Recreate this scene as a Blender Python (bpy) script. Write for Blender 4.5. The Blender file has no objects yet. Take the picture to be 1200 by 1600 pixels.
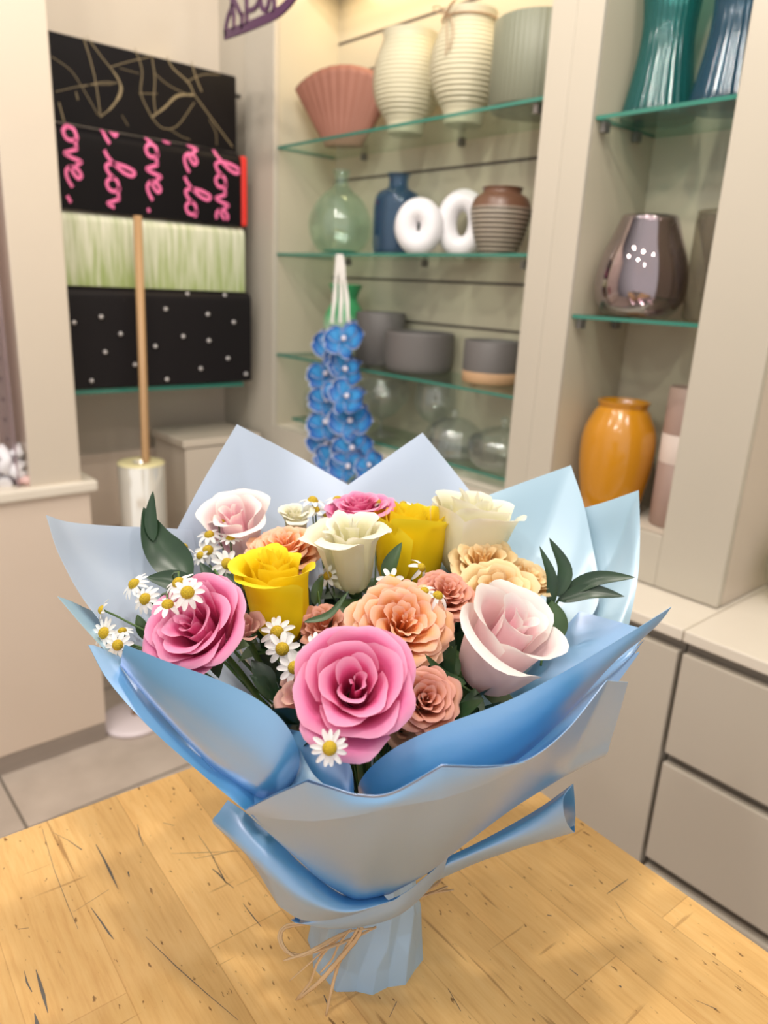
import bpy, math, random
import numpy as np
from mathutils import Vector, Matrix
R = random.Random(7)
PI = math.pi
S = bpy.context.scene
COL = S.collection

# ---------------------------------------------------------------- camera
H = 1.5            # eye height
FPX = 1148.0       # focal length in pixels of the 1200x1600 frame
def _n(v): v = np.array(v, float); return v/np.linalg.norm(v)
_dn = _n((409-600, 4545-800, FPX))
_u = np.array((-444-600, 394-800, FPX), float); _u = _n(_u-_dn*(_u@_dn))
RW = np.array([-_u, np.cross(-_dn, -_u), -_dn])       # rows = world axes in camera axes (x right, y down, z forward)
cam = bpy.data.cameras.new('camera')
cam_o = bpy.data.objects.new('camera', cam); COL.objects.link(cam_o)
cx, cy, cz = RW@np.array([1., 0, 0]), RW@np.array([0, -1., 0]), RW@np.array([0, 0, -1.])
cam_o.matrix_world = Matrix(((cx[0], cy[0], cz[0], 0), (cx[1], cy[1], cz[1], 0), (cx[2], cy[2], cz[2], H), (0, 0, 0, 1)))
cam.sensor_fit = 'VERTICAL'; cam.sensor_height = 36; cam.sensor_width = 27
cam.lens = FPX/1600*36
cam.clip_start = .02
cam.dof.use_dof = True; cam.dof.focus_distance = .60; cam.dof.aperture_fstop = 5.2
S.camera = cam_o

# ---------------------------------------------------------------- world, lamps, exposure
W = bpy.data.worlds.new('room_light'); S.world = W; W.use_nodes = True
_bg = W.node_tree.nodes['Background']; _bg.inputs[0].default_value = (1.0, .96, .95, 1)
_nt, _lk = W.node_tree.nodes, W.node_tree.links      # added frontal fill: world brightened behind the camera for the unseen shop
_tc = _nt.new('ShaderNodeTexCoord'); _dp = _nt.new('ShaderNodeVectorMath'); _dp.operation = 'DOT_PRODUCT'
_dp.inputs[1].default_value = (.68, -.64, .36)
_mr = _nt.new('ShaderNodeMapRange'); _mr.interpolation_type = 'SMOOTHSTEP'
for _i, _v in enumerate((0, .05, .95, .10, 1.15)): _mr.inputs[_i].default_value = _v
_lk.new(_tc.outputs['Generated'], _dp.inputs[0]); _lk.new(_dp.outputs['Value'], _mr.inputs[0]); _lk.new(_mr.outputs[0], _bg.inputs[1])
S.view_settings.view_transform = 'Standard'; S.view_settings.look = 'None'
S.view_settings.gamma = 1; S.view_settings.use_curve_mapping = False
S.view_settings.exposure = -.12
def lamp(name, loc, power, radius=.05, col=(1, .92, .82), spot=None, aim=None):
    L = bpy.data.lights.new(name, 'SPOT' if spot else 'POINT'); L.energy = power; L.color = col; L.shadow_soft_size = radius
    o = bpy.data.objects.new(name, L); o.location = loc; COL.objects.link(o)
    if spot:
        L.spot_size = spot; L.spot_blend = .6
        d = Vector(aim)-Vector(loc) if aim else Vector((0, 0, -1))
        o.rotation_euler = d.to_track_quat('-Z', 'Y').to_euler()
    return o
for x, y, p in ((-.70, .60, 42), (-.25, .10, 40), (-1.45, .55, 20), (-.35, -.75, 26), (.6, .5, 14), (-1.5, -.6, 16), (.7, -.9, 12), (-1.1, .05, 18), (-.2, .95, 10)):
    lamp('ceiling_spotlight', (x, y, 2.9), p, .045)

# ---------------------------------------------------------------- helpers
def ray(px, py): return RW@np.array([px-600., py-800., FPX])
CAMP = np.array([0, 0, H])
def on_z(px, py, z): r = ray(px, py); return r*((z-H)/r[2])+CAMP
def on_x(px, py, x): r = ray(px, py); return r*(x/r[0])+CAMP
def on_y(px, py, y): r = ray(px, py); return r*(y/r[1])+CAMP
AV = np.array([-.7487, .6629, 0]); RV = np.array([.6629, .7487, 0]); TZ = .9
def at(px, py, d):                  # a point of the bouquet, d metres in front of the photographer
    r = ray(px, py); return r*(d/(r@AV))+CAMP
def loc(r, d, h): return RV*r+AV*d+np.array([0, 0, TZ+h])
def vec(r, d, h): return _n(RV*r+AV*d+np.array([0, 0, h]))
def depth(p): return (RW.T@(np.array(p)-CAMP))[2]

MATS = {}
def mat(name, col=(.8, .8, .8), rough=.5, metal=0, spec=.5, coat=0, sub=0):
    if name in MATS: return MATS[name]
    m = bpy.data.materials.new(name); m.use_nodes = True
    b = m.node_tree.nodes['Principled BSDF']
    b.inputs['Base Color'].default_value = (*col, 1); b.inputs['Roughness'].default_value = rough
    b.inputs['Metallic'].default_value = metal; b.inputs['Specular IOR Level'].default_value = spec
    b.inputs['Coat Weight'].default_value = coat; b.inputs['Coat Roughness'].default_value = .08
    MATS[name] = m; return m
def nodes(m): return m.node_tree.nodes, m.node_tree.links, m.node_tree.nodes['Principled BSDF'], m.node_tree.nodes['Material Output']
def N(nt, t, **k):
    n = nt.new(t)
    for a, b in k.items(): setattr(n, a, b)
    return n
def ramp(nt, stops, fac=None, lk=None):
    r = nt.new('ShaderNodeValToRGB'); e = r.color_ramp.elements
    while len(e) < len(stops): e.new(.5)
    for i, (p, c) in enumerate(stops): e[i].position = p; e[i].color = (*c, 1) if len(c) == 3 else c
    if fac: lk.new(fac, r.inputs[0])
    return r
def noise_mat(name, c1, c2, scale=4, stretch=(1, 1, 1), lo=.35, hi=.65, rough=.5, detail=4, spec=.5, coat=0, bump=0, metal=0):
    m = mat(name, c1, rough, metal, spec, coat); nt, lk, b, o = nodes(m)
    tc = N(nt, 'ShaderNodeTexCoord'); mp = N(nt, 'ShaderNodeMapping'); mp.inputs['Scale'].default_value = stretch
    nz = N(nt, 'ShaderNodeTexNoise'); nz.inputs['Scale'].default_value = scale; nz.inputs['Detail'].default_value = detail
    lk.new(tc.outputs['Object'], mp.inputs[0]); lk.new(mp.outputs[0], nz.inputs['Vector'])
    r = ramp(nt, [(lo, c1), (hi, c2)], nz.outputs[0], lk); lk.new(r.outputs[0], b.inputs['Base Color'])
    if bump:
        bp = N(nt, 'ShaderNodeBump'); bp.inputs['Strength'].default_value = bump; bp.inputs['Distance'].default_value = .002
        lk.new(nz.outputs[0], bp.inputs['Height']); lk.new(bp.outputs[0], b.inputs['Normal'])
    return m
def glass(name, tint, rough=.03, refl=1.0, diffuse=0, dcol=None):
    m = mat(name, tint); nt, lk, b, o = nodes(m); nt.remove(b)
    t = N(nt, 'ShaderNodeBsdfTransparent'); t.inputs[0].default_value = (*tint, 1)
    g = N(nt, 'ShaderNodeBsdfGlossy'); g.inputs['Roughness'].default_value = rough
    g.inputs[0].default_value = (1, 1, 1, 1)
    lw = N(nt, 'ShaderNodeLayerWeight'); lw.inputs[0].default_value = .5
    pw = N(nt, 'ShaderNodeMath', operation='POWER'); pw.inputs[1].default_value = 4; lk.new(lw.outputs['Facing'], pw.inputs[0])
    mu = N(nt, 'ShaderNodeMath', operation='MULTIPLY_ADD'); mu.inputs[1].default_value = .45*refl; mu.inputs[2].default_value = .045*refl; mu.use_clamp = True
    lk.new(pw.outputs[0], mu.inputs[0])
    mx = N(nt, 'ShaderNodeMixShader'); lk.new(mu.outputs[0], mx.inputs[0])
    src = t.outputs[0]
    if diffuse:
        d = N(nt, 'ShaderNodeBsdfDiffuse'); d.inputs[0].default_value = (*(dcol or tint), 1)
        m2 = N(nt, 'ShaderNodeMixShader'); m2.inputs[0].default_value = diffuse
        lk.new(src, m2.inputs[1]); lk.new(d.outputs[0], m2.inputs[2]); src = m2.outputs[0]
    lk.new(src, mx.inputs[1]); lk.new(g.outputs[0], mx.inputs[2]); lk.new(mx.outputs[0], o.inputs[0])
    return m

class G:                                        # collects geometry of one mesh object
    def __init__(s): s.v = []; s.f = []; s.m = []; s.sm = []; s.c = []
    def add(s, vs, fs, mi=0, smooth=True, col=None):
        k = len(s.v); s.v += [tuple(map(float, p)) for p in vs]
        for f in fs: s.f.append(tuple(i+k for i in f)); s.m.append(mi); s.sm.append(smooth)
        s.c += (col if col is not None else [(0, 0, 0)]*len(vs)); return s
    def box(s, a, b, mi=0):
        x0, y0, z0 = [min(p, q) for p, q in zip(a, b)]; x1, y1, z1 = [max(p, q) for p, q in zip(a, b)]
        vs = [(x0, y0, z0), (x1, y0, z0), (x1, y1, z0), (x0, y1, z0), (x0, y0, z1), (x1, y0, z1), (x1, y1, z1), (x0, y1, z1)]
        return s.add(vs, [(0, 3, 2, 1), (4, 5, 6, 7), (0, 1, 5, 4), (1, 2, 6, 5), (2, 3, 7, 6), (3, 0, 4, 7)], mi, False)
    def grid(s, P, mi=0, closed=False, smooth=True, col=None):   # P[i][j]
        n, m = len(P), len(P[0]); vs = [p for row in P for p in row]; fs = []
        for i in range(n-1):
            for j in range(m if closed else m-1):
                a, b = i*m+j, i*m+(j+1) % m; fs.append((a, b, b+m, a+m))
        return s.add(vs, fs, mi, smooth, col)
    def tube(s, pts, r, n=8, mi=0, flat=1.0, cap=True):
        pts = [np.array(p, float) for p in pts]; rs = r if hasattr(r, '__len__') else [r]*len(pts)
        P = []; up = np.array([.31, .22, .92])
        for i, p in enumerate(pts):
            t = _n(pts[min(i+1, len(pts)-1)]-pts[max(i-1, 0)]+1e-9)
            a = np.cross(t, up)
            if np.linalg.norm(a) < 1e-3: a = np.cross(t, (1, 0, 0))
            a = _n(a); b = np.cross(a, t); up = b
            P.append([p+rs[i]*(math.cos(2*PI*k/n)*a+flat*math.sin(2*PI*k/n)*b) for k in range(n)])
        s.grid(P, mi, True)
        if cap:
            k = len(s.v); s.f.append(tuple(range(k-n, k))); s.m.append(mi); s.sm.append(False)
            q = k-n*len(pts); s.f.append(tuple(range(q+n-1, q-1, -1))); s.m.append(mi); s.sm.append(False)
        return s
    def lathe(s, prof, c=(0, 0, 0), n=48, mi=0, mod=None, smooth=True, sx=1, sy=1):
        P = []
        for (r, z) in prof:
            P.append([(c[0]+sx*r*(mod(2*PI*k/n, z) if mod else 1)*math.cos(2*PI*k/n), c[1]+sy*r*(mod(2*PI*k/n, z) if mod else 1)*math.sin(2*PI*k/n), c[2]+z) for k in range(n)])
        return s.grid(P, mi, True, smooth)
    def ball(s, c, r, mi=0, n=10, sz=1):
        prof = [(r*math.sin(PI*i/n)+1e-5, -r*sz*math.cos(PI*i/n)) for i in range(n+1)]
        return s.lathe(prof, c, n*2, mi)
def props(o, label=None, cat=None, group=None, kind=None):
    if label: o['label'] = label
    if cat: o['category'] = cat
    if group: o['group'] = group
    if kind: o['kind'] = kind
    return o
def build(name, g, mats, parent=None, bevel=0, solid=0, colname=None):
    me = bpy.data.meshes.new(name); vs = g.v
    if parent is not None:
        p = parent; M = Matrix()
        chain = []
        while p is not None: chain.append(p); p = p.parent
        for q in reversed(chain): M = M@Matrix.LocRotScale(q.location, q.rotation_euler, q.scale)
        inv = M.inverted(); vs = [tuple(inv@Vector(v)) for v in vs]
    me.from_pydata(vs, [], g.f)
    for m in (mats if isinstance(mats, (list, tuple)) else [mats]): me.materials.append(m)
    me.polygons.foreach_set('material_index', g.m); me.polygons.foreach_set('use_smooth', g.sm)
    if colname:
        a = me.color_attributes.new('tone', 'FLOAT_COLOR', 'POINT')
        a.data.foreach_set('color', [x for c in g.c for x in (*c, 1)])
    me.update()
    o = bpy.data.objects.new(name, me); COL.objects.link(o)
    if parent is not None: o.parent = parent
    if bevel:
        b = o.modifiers.new('bevel', 'BEVEL'); b.width = bevel; b.segments = 2; b.limit_method = 'ANGLE'
    if solid:
        b = o.modifiers.new('solid', 'SOLIDIFY'); b.thickness = solid; b.offset = 0
        b = o.modifiers.new('split', 'EDGE_SPLIT'); b.split_angle = 1.0
    return o
def thing(name, l, label, cat, group=None, rz=0):
    o = bpy.data.objects.new(name, None); o.empty_display_size = .05; COL.objects.link(o)
    o.location = tuple(map(float, l)); o.rotation_euler = (0, 0, rz)
    return props(o, label, cat, group)
def cr(pts, n):                                  # Catmull-Rom through points, n steps a span
    P = [np.array(p, float) for p in pts]
    if len(P) == 2: return [P[0]+(P[1]-P[0])*i/n for i in range(n+1)]
    out = []
    for i in range(len(P)-1):
        a = P[i-1] if i else 2*P[0]-P[1]; b, c = P[i], P[i+1]; d = P[i+2] if i+2 < len(P) else 2*P[-1]-P[-2]
        for k in range(n):
            t = k/n; out.append(.5*((2*b)+(-a+c)*t+(2*a-5*b+4*c-d)*t*t+(-a+3*b-3*c+d)*t**3))
    out.append(P[-1]); return out

# ---------------------------------------------------------------- materials
paint = noise_mat('cream_paint', (.64, .56, .455), (.62, .54, .44), 2, rough=.22, spec=.5)
cabinet_paint = noise_mat('cabinet_paint', (.52, .475, .395), (.50, .46, .38), 2, rough=.22)
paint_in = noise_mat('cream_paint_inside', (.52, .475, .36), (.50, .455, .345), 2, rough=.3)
beige = noise_mat('beige_laminate', (.72, .60, .49), (.70, .58, .47), 3, rough=.35)
greige = noise_mat('greige_lacquer', (.54, .485, .40), (.52, .465, .385), 2, rough=.18)
stone = noise_mat('cream_worktop', (.78, .71, .60), (.75, .68, .57), 6, rough=.28)
steel = noise_mat('brushed_steel', (.52, .47, .43), (.42, .38, .35), 30, (1, .05, 1), rough=.35, metal=.8)
dark = mat('dark_gap', (.10, .085, .07), .6)
shadowgap = mat('grey_channel', (.27, .24, .20), .5)
shelf_glass = glass('shelf_glass', (.86, .93, .89), .02, 1.0)
edge_green = mat('green_glass_edge', (.04, .20, .15), .15)
chrome = mat('chrome', (.6, .6, .6), .15, 1)
gun = mat('bracket_grey', (.22, .21, .20), .35, .6)
darkwood = None

# ---------------------------------------------------------------- the room
def struct(name, g, m, **k): return props(build(name, g, m, **k), kind='structure')
tile = mat('stone_tile', (.42, .36, .31), .35)
nt, lk, b, o = nodes(tile)
tc = N(nt, 'ShaderNodeTexCoord'); br = N(nt, 'ShaderNodeTexBrick'); br.offset = 0
br.inputs['Scale'].default_value = 1; br.inputs['Brick Width'].default_value = .6; br.inputs['Row Height'].default_value = .6
br.inputs['Mortar Size'].default_value = .004; br.inputs['Color1'].default_value = (1, 1, 1, 1); br.inputs['Color2'].default_value = (.94, .94, .94, 1); br.inputs['Mortar'].default_value = (.25, .25, .24, 1)
mp = N(nt, 'ShaderNodeMapping'); mp.inputs['Location'].default_value = (.1, .19, 0)
nz = N(nt, 'ShaderNodeTexNoise'); nz.inputs['Scale'].default_value = 9; nz.inputs['Detail'].default_value = 8
lk.new(tc.outputs['Object'], mp.inputs[0]); lk.new(mp.outputs[0], br.inputs[0]); lk.new(tc.outputs['Object'], nz.inputs[0])
rp = ramp(nt, [(.3, (.52, .44, .37)), (.7, (.62, .53, .45))], nz.outputs[0], lk)
mx = N(nt, 'ShaderNodeMix', data_type='RGBA', blend_type='MULTIPLY'); mx.inputs[0].default_value = 1
lk.new(rp.outputs[0], mx.inputs[6]); lk.new(br.outputs[0], mx.inputs[7]); lk.new(mx.outputs[2], b.inputs['Base Color'])
struct('floor', G().box((-3.2, -1.6, -.05), (2.2, 2.2, 0)), tile)
struct('wall_back', G().box((-2.63, .3, 0), (-2.73, 1.76, 3)), paint)
struct('wall_right', G().box((-2.63, 1.72, 0), (2.2, 1.82, 3)), noise_mat('olive_wall', (.50, .45, .33), (.46, .42, .31), 3, rough=.4))
struct('wall_left', G().box((-2.42, -1.6, .905), (-2.52, .58, 3)), noise_mat('display_wall', (.62, .50, .42), (.55, .42, .37), 3, rough=.4))
struct('wall_niche', G().box((-2.63, 1.447, 0), (-2.44, 1.60, 3)), noise_mat('niche_paint', (.56, .51, .42), (.53, .48, .39), 2, rough=.35))
struct('trim_left', G().box((-2.184, .58, .9), (-2.34, .722, 3)), paint, bevel=.003)
t = G(); t.box((-2.63, .7, .60), (-2.60, 1.447, .88)); struct('baseboard_back', t, beige, bevel=.004)

# left base cabinet with its worktop
lc = thing('base_cabinet', (-2.3, .3, 0), 'low beige cabinet with steel plinth standing at the left edge', 'cabinet')
build('body', G().box((-2.184, -1.4, .066), (-2.6, .744, .866)), beige, lc, bevel=.003)
build('worktop', G().box((-2.165, -1.4, .868), (-2.6, .765, .903)), stone, lc, bevel=.008)
build('plinth', G().box((-2.187, -1.4, 0), (-2.5, .742, .064)), steel, lc)

# ---------------------------------------------------------------- shelving cabinets of the right-hand wall
YF = 1.437; YB = 1.69
def shelf(parent, x0, x1, z, y0=1.45, pins=()):
    g = G().box((x0, y0, z-.004), (x1, YB-.002, z+.004))
    g.m[2] = 1; g.m[3] = 1; g.m[5] = 1
    s = build('glass_shelf', g, [shelf_glass, edge_green], parent); s['label'] = 'clear glass shelf with a green edge'
    for x, y in pins:
        build('shelf_pin', G().box((x-.006, y-.012, z-.026), (x+.006, y+.008, z-.005)), gun, parent)
    return s
dc = thing('display_cabinet', (-1.68, 1.55, .9), 'wide cream display cabinet with four glass shelves of vases', 'cabinet')
fr = G(); fr.box((-2.44, YF, .905), (-2.258, YF+.02, 3)).box((-1.164, YF, .905), (-1.098, YF+.02, 3)).box((-2.258, YF, .905), (-1.164, YF+.02, 1.0)).box((-2.258, YF, 2.44), (-1.164, YF+.02, 3))
build('front_frame', fr, cabinet_paint, dc, bevel=.002)
build('side_panel', G().box((-2.278, YF+.02, .905), (-2.258, YB, 2.44)), paint_in, dc); build('side_panel', G().box((-1.164, YF+.02, .905), (-1.144, YB, 2.44)), paint_in, dc)
build('bottom_panel', G().box((-2.258, YF+.02, .98), (-1.164, YB, 1.0)), stone, dc)
build('top_panel', G().box((-2.258, YF+.02, 2.42), (-1.164, YB, 2.44)), paint_in, dc)
bk = G().box((-2.258, YB, .98), (-1.164, YB+.02, 2.44))
gz = [on_y(*p, YB)[2] for p in ((514, 75), (569, 111), (589, 167), (535, 282), (512, 433), (635, 502))]
print('grooves', gz)
for z in gz: bk.box((-2.257, YB-.0015, z-.004), (-1.165, YB+.001, z+.004), 1)
s = build('slatted_back_panel', bk, [paint_in, dark], dc)
Z1, Z2, Z3, Z4 = 1.919, 1.588, 1.252, 1.03
shelf(dc, -2.256, -1.166, Z1, pins=((-2.06, 1.66), (-1.62, 1.66), (-1.2, 1.47)))
shelf(dc, -2.256, -1.166, Z2, pins=((-2.05, 1.60), (-1.68, 1.60), (-1.30, 1.60)))
shelf(dc, -2.256, -1.166, Z3, pins=((-2.0, 1.66), (-1.5, 1.66)))
shelf(dc, -2.20, -1.166, Z4, 1.48)
# warm strip lamp the cabinet has above its top shelf
L = bpy.data.lights.new('cabinet_strip_light', 'AREA'); L.shape = 'RECTANGLE'; L.size = 1.0; L.size_y = .05; L.energy = 3.4; L.color = (1, .74, .42)
lo = bpy.data.objects.new('cabinet_strip_light', L); lo.location = (-1.7, 1.60, 2.41); COL.objects.link(lo)

rc = thing('display_cabinet', (-.87, 1.55, .9), 'narrow cream display cabinet at right holding teal, mirrored and mustard vases', 'cabinet')
fr = G(); fr.box((-1.098, YF, .905), (-1.03, YF+.012, 3)).box((-.723, YF, .905), (-.583, YF+.02, 3)).box((-1.03, YF, .905), (-.723, YF+.02, 1.019)).box((-1.03, YF, 2.44), (-.723, YF+.02, 3))
build('front_frame', fr, cabinet_paint, rc, bevel=.002)
pk = noise_mat('pinkish_paint', (.60, .51, .42), (.58, .50, .41), 2, rough=.3)
build('side_panel', G().box((-1.05, YF+.012, .905), (-1.03, YB, 2.44)), paint_in, rc); build('side_panel', G().box((-.723, YF+.02, .905), (-.703, YB, 2.44)), paint_in, rc)
build('end_panel', G().box((-.603, YF+.02, .905), (-.583, 1.72, 3)), pk, rc)
build('bottom_panel', G().box((-1.03, YF+.02, .98), (-.723, YB, 1.0)), stone, rc)
build('back_panel', G().box((-1.03, YB, .98), (-.723, YB+.02, 2.44)), paint_in, rc)
shelf(rc, -1.028, -.725, 1.862, pins=((-1.018, 1.475), (-1.018, 1.60)))
shelf(rc, -1.028, -.725, 1.457, pins=((-1.018, 1.475), (-1.018, 1.62)))

# ---------------------------------------------------------------- right base units
YW = 1.287
def worktop(x0, x1, label):
    return props(build('worktop', G().box((x0, YW, .878), (x1, 1.718, .902)), stone, bevel=.003), label, 'worktop')
worktop(-2.2, -.5755, 'cream worktop under the glass-shelved display cabinets, left of the seam')
worktop(-.5735, 1.2, 'cream worktop at the right edge, above the drawers')
bu = thing('base_cabinet', (-1.2, 1.5, 0), 'grey-beige handleless cabinet with a plain door, left of the drawers', 'cabinet')
build('body', G().box((-2.18, YW+.03, .08), (-.577, 1.70, .876)), shadowgap, bu)
build('door', G().box((-1.2, YW+.004, .10), (-.580, YW+.026, .852)), greige, bu, bevel=.002)
build('door', G().box((-1.85, YW+.004, .10), (-1.205, YW+.026, .852)), greige, bu, bevel=.002)
build('plinth', G().box((-2.18, YW+.06, 0), (-.577, 1.6, .08)), dark, bu)
du = thing('drawer_unit', (0, 1.5, 0), 'grey-beige handleless drawer unit at the right, beyond the table', 'drawer unit')
build('body', G().box((-.573, YW+.03, .08), (.6, 1.70, .876)), shadowgap, du)
for z0, z1 in ((.632, .852), (.378, .608), (.10, .352)):
    build('drawer', G().box((-.570, YW+.004, z0), (.6, YW+.026, z1)), greige, du, bevel=.002)
build('plinth', G().box((-.573, YW+.06, 0), (.6, 1.6, .08)), dark, du)

# ---------------------------------------------------------------- butcher block table
TB = (-.734, .698); TA = math.radians(-2.9)
tb = thing('workbench', (TB[0], TB[1], 0), 'scratched butcher-block wooden workbench the bouquet stands on', 'table', rz=TA)
wood = mat('butcher_block', (.7, .45, .2), .38); nt, lk, b, o = nodes(wood)
tc = N(nt, 'ShaderNodeTexCoord')
mp = N(nt, 'ShaderNodeMapping'); mp.inputs['Location'].default_value = (.13, .0775*8-.0005-.028, 0)
lk.new(tc.outputs['Object'], mp.inputs[0])
br = N(nt, 'ShaderNodeTexBrick'); br.offset = .37; br.inputs['Scale'].default_value = 1
for k_, v_ in (('Brick Width', .62), ('Row Height', .0775), ('Mortar Size', .0006), ('Bias', 0.), ('Mortar Smooth', .3)): br.inputs[k_].default_value = v_
br.inputs['Color1'].default_value = (.66, .66, .66, 1); br.inputs['Color2'].default_value = (1, 1, 1, 1); br.inputs['Mortar'].default_value = (.55, .5, .45, 1)
lk.new(mp.outputs[0], br.inputs[0])
def nz_(scale, st, det=5, rot=0, rough=.5):
    m2 = N(nt, 'ShaderNodeMapping'); m2.inputs['Scale'].default_value = st; m2.inputs['Rotation'].default_value = (0, 0, rot)
    z = N(nt, 'ShaderNodeTexNoise'); z.inputs['Scale'].default_value = scale; z.inputs['Detail'].default_value = det; z.inputs['Roughness'].default_value = rough
    lk.new(tc.outputs['Object'], m2.inputs[0]); lk.new(m2.outputs[0], z.inputs['Vector']); return z.outputs[0]
grain = ramp(nt, [(.25, (.80, .47, .17)), (.5, (.92, .59, .235)), (.78, (.98, .67, .30))], nz_(14, (1.2, 14, 1), 8, 0, .65), lk)
blotch = ramp(nt, [(.3, (.78, .72, .62)), (.65, (1.05, 1.02, .97))], nz_(5, (1, 2, 1), 4), lk)
specks = ramp(nt, [(.29, (.22, .15, .09)), (.33, (1, 1, 1))], nz_(170, (.4, 1, 1), 3, .3), lk)
scr1 = ramp(nt, [(.27, (.35, .27, .2)), (.305, (1, 1, 1))], nz_(26, (.22, 3, 1), 3, .5), lk)
scr2 = ramp(nt, [(.27, (.42, .33, .26)), (.31, (1, 1, 1))], nz_(30, (3.2, .2, 1), 3, .35), lk)
cur = grain.outputs[0]
for q, f_ in ((br.outputs[0], .75), (blotch.outputs[0], 1), (specks.outputs[0], .85), (scr1.outputs[0], .6), (scr2.outputs[0], .5)):
    mx = N(nt, 'ShaderNodeMix', data_type='RGBA', blend_type='MULTIPLY'); mx.inputs[0].default_value = f_
    lk.new(cur, mx.inputs[6]); lk.new(q, mx.inputs[7]); cur = mx.outputs[2]
lk.new(cur, b.inputs['Base Color'])
bp = N(nt, 'ShaderNodeBump'); bp.inputs['Strength'].default_value = .15; bp.inputs['Distance'].default_value = .001
lk.new(nz_(14, (1.2, 14, 1), 8), bp.inputs['Height']); lk.new(bp.outputs[0], b.inputs['Normal'])
ta = Matrix.Rotation(TA, 4, 'Z')
def tpt(x, y, z): v = ta@Vector((x, y, 0)); return (TB[0]+v.x, TB[1]+v.y, z)
def tbox(g, a, b, mi=0):
    k = len(g.v); g.box(a, b, mi)
    for i in range(k, len(g.v)): g.v[i] = tpt(*g.v[i])
    return g
g = tbox(G(), (0, -1.75, .855), (1.45, 0, .9))
scr = [  # gouges seen on the boards: pixel polylines with widths
 ([(150, 1320), (160, 1338), (172, 1362), (185, 1390)], [.0006, .0012, .0022, .0003]),
 ([(142, 1418), (158, 1440), (170, 1458), (178, 1468)], [.0004, .0012, .0014, .0004]),
 ([(56, 1515), (62, 1535), (68, 1555), (75, 1583)], [.0004, .002, .0024, .0004]),
 ([(38, 1517), (42, 1535), (50, 1550)], [.0002, .0012, .0006]), ([(54, 1583), (58, 1600), (62, 1615)], [.0005, .0026, .002]),
 ([(215, 1288), (218, 1305), (224, 1322)], [.0003, .0010, .0004]), ([(80, 1300), (105, 1312), (128, 1328)], [.0002, .0004, .001]),
 ([(66, 1295), (85, 1360), (105, 1412), (122, 1452)], [.0003, .0004, .0004, .0003]),
 ([(228, 1464), (275, 1510), (320, 1550), (372, 1594)], [.0003, .0007, .0005, .0003]),
 ([(268, 1334), (320, 1332), (377, 1330)], [.0002, .0005, .0002]), ([(304, 1342), (340, 1335), (370, 1328)], [.0002, .0006, .0002]),
 ([(310, 1305), (330, 1334), (352, 1378), (366, 1388)], [.0003, .0005, .001, .0003]),
 ([(332, 1358), (342, 1366), (354, 1380)], [.0006, .0014, .0006]), ([(380, 1412), (395, 1432), (408, 1448)], [.0004, .001, .0005]),
 ([(255, 1286), (273, 1290)], [.0006, .0004]), ([(28, 1452), (45, 1450)], [.0005, .0003]), ([(115, 1425), (170, 1390)], [.0002, .0003]),
 ([(948, 1397), (965, 1385), (981, 1374)], [.0004, .0009, .0005]), ([(962, 1409), (972, 1425), (980, 1440), (998, 1455)], [.0003, .0003, .0003, .0002]),
 ([(890, 1514), (903, 1524)], [.0003, .0008]), ([(968, 1540), (971, 1543)], [.0014, .0012]), ([(1085, 1562), (1120, 1577)], [.0002, .0006]),
 ([(700, 1545), (720, 1580)], [.0004, .0005]), ([(620, 1565), (608, 1590)], [.0006, .0003]), ([(890, 1383), (896, 1384)], [.001, .0007]),
 ([(855, 1430), (862, 1431)], [.001, .0007]), ([(506, 1555), (512, 1570)], [.0006, .001]), ([(200, 1362), (202, 1370)], [.0012, .0010])]
for pts, ws in scr:
    W3 = [on_z(*p, .9) for p in pts]; Pr = []
    for i, p in enumerate(W3):
        t = _n(W3[min(i+1, len(W3)-1)]-W3[max(i-1, 0)]); sd = np.array([-t[1], t[0], 0])*.6
        q = p+np.array([0, 0, .00015]); Pr.append([q-sd*ws[i], q+sd*ws[i]])
    g.grid(Pr, 1)
build('tabletop', g, [wood, mat('gouge_grey', (.12, .105, .09), .8)], tb)
for x, y in ((.06, -.06), (1.32, -.06), (.06, -1.65), (1.32, -1.65)):
    build('leg', tbox(G(), (x, y, 0), (x+.07, y-.07, .78)), mat('bench_leg', (.62, .42, .2), .5), tb, bevel=.003)
build('apron', tbox(tbox(tbox(tbox(G(), (.06, -.08, .78), (1.39, -.06, .853)), (.06, -1.70, .78), (1.39, -1.68, .853)), (.06, -1.7, .78), (.08, -.08, .853)), (1.37, -1.7, .78), (1.39, -.08, .853)), mat('bench_leg'), tb)

# ---------------------------------------------------------------- gift wrap rolls in the niche
XR = -2.33
def wrap(name, label, ztop, zbot, x, r, y0, y1, m, deco=None, dm=None, lean=0):
    t = thing(name, (x-.06, (y0+y1)/2, zbot), label, 'wrapping paper', 'wrapping paper rolls on the niche rack')
    prof = []
    for i in range(9): a = PI*.5*(1-i/8); prof.append((x-r+r*math.cos(a), ztop-r+r*math.sin(a)))
    prof = [(x-2*r, ztop-r)]+[(x-r+r*math.cos(a), ztop-r+r*math.sin(a)) for a in [PI*(1-i/16) for i in range(0, 17)]]
    prof += [(x+lean*i/4, ztop-r-(ztop-r-zbot)*i/4) for i in range(1, 5)]
    g = G(); ys = [y0+(y1-y0)*i/20 for i in range(21)]
    g.grid([[(px_+.0015*math.sin(9*y+3), y, pz) for y in ys] for px_, pz in prof], 0)
    if deco: deco(g, prof)
    mats = [m]+([dm] if dm else [])
    build('paper_sheet', g, mats, t)
    c = G().tube([(x-r-.002, y0+.0, ztop-r-.004), (x-r-.002, y1-.004, ztop-r-.004)], max(r-.006, .012), 24); build('roll_core', c, m, t)
    return t
blackfilm = mat('black_wrap', (.006, .005, .006), .42, 0, .15)
def surf_px(x, off=.0016):
    return lambda p: (on_x(p[0], p[1], x)+np.array([off, 0, 0]))
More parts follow.
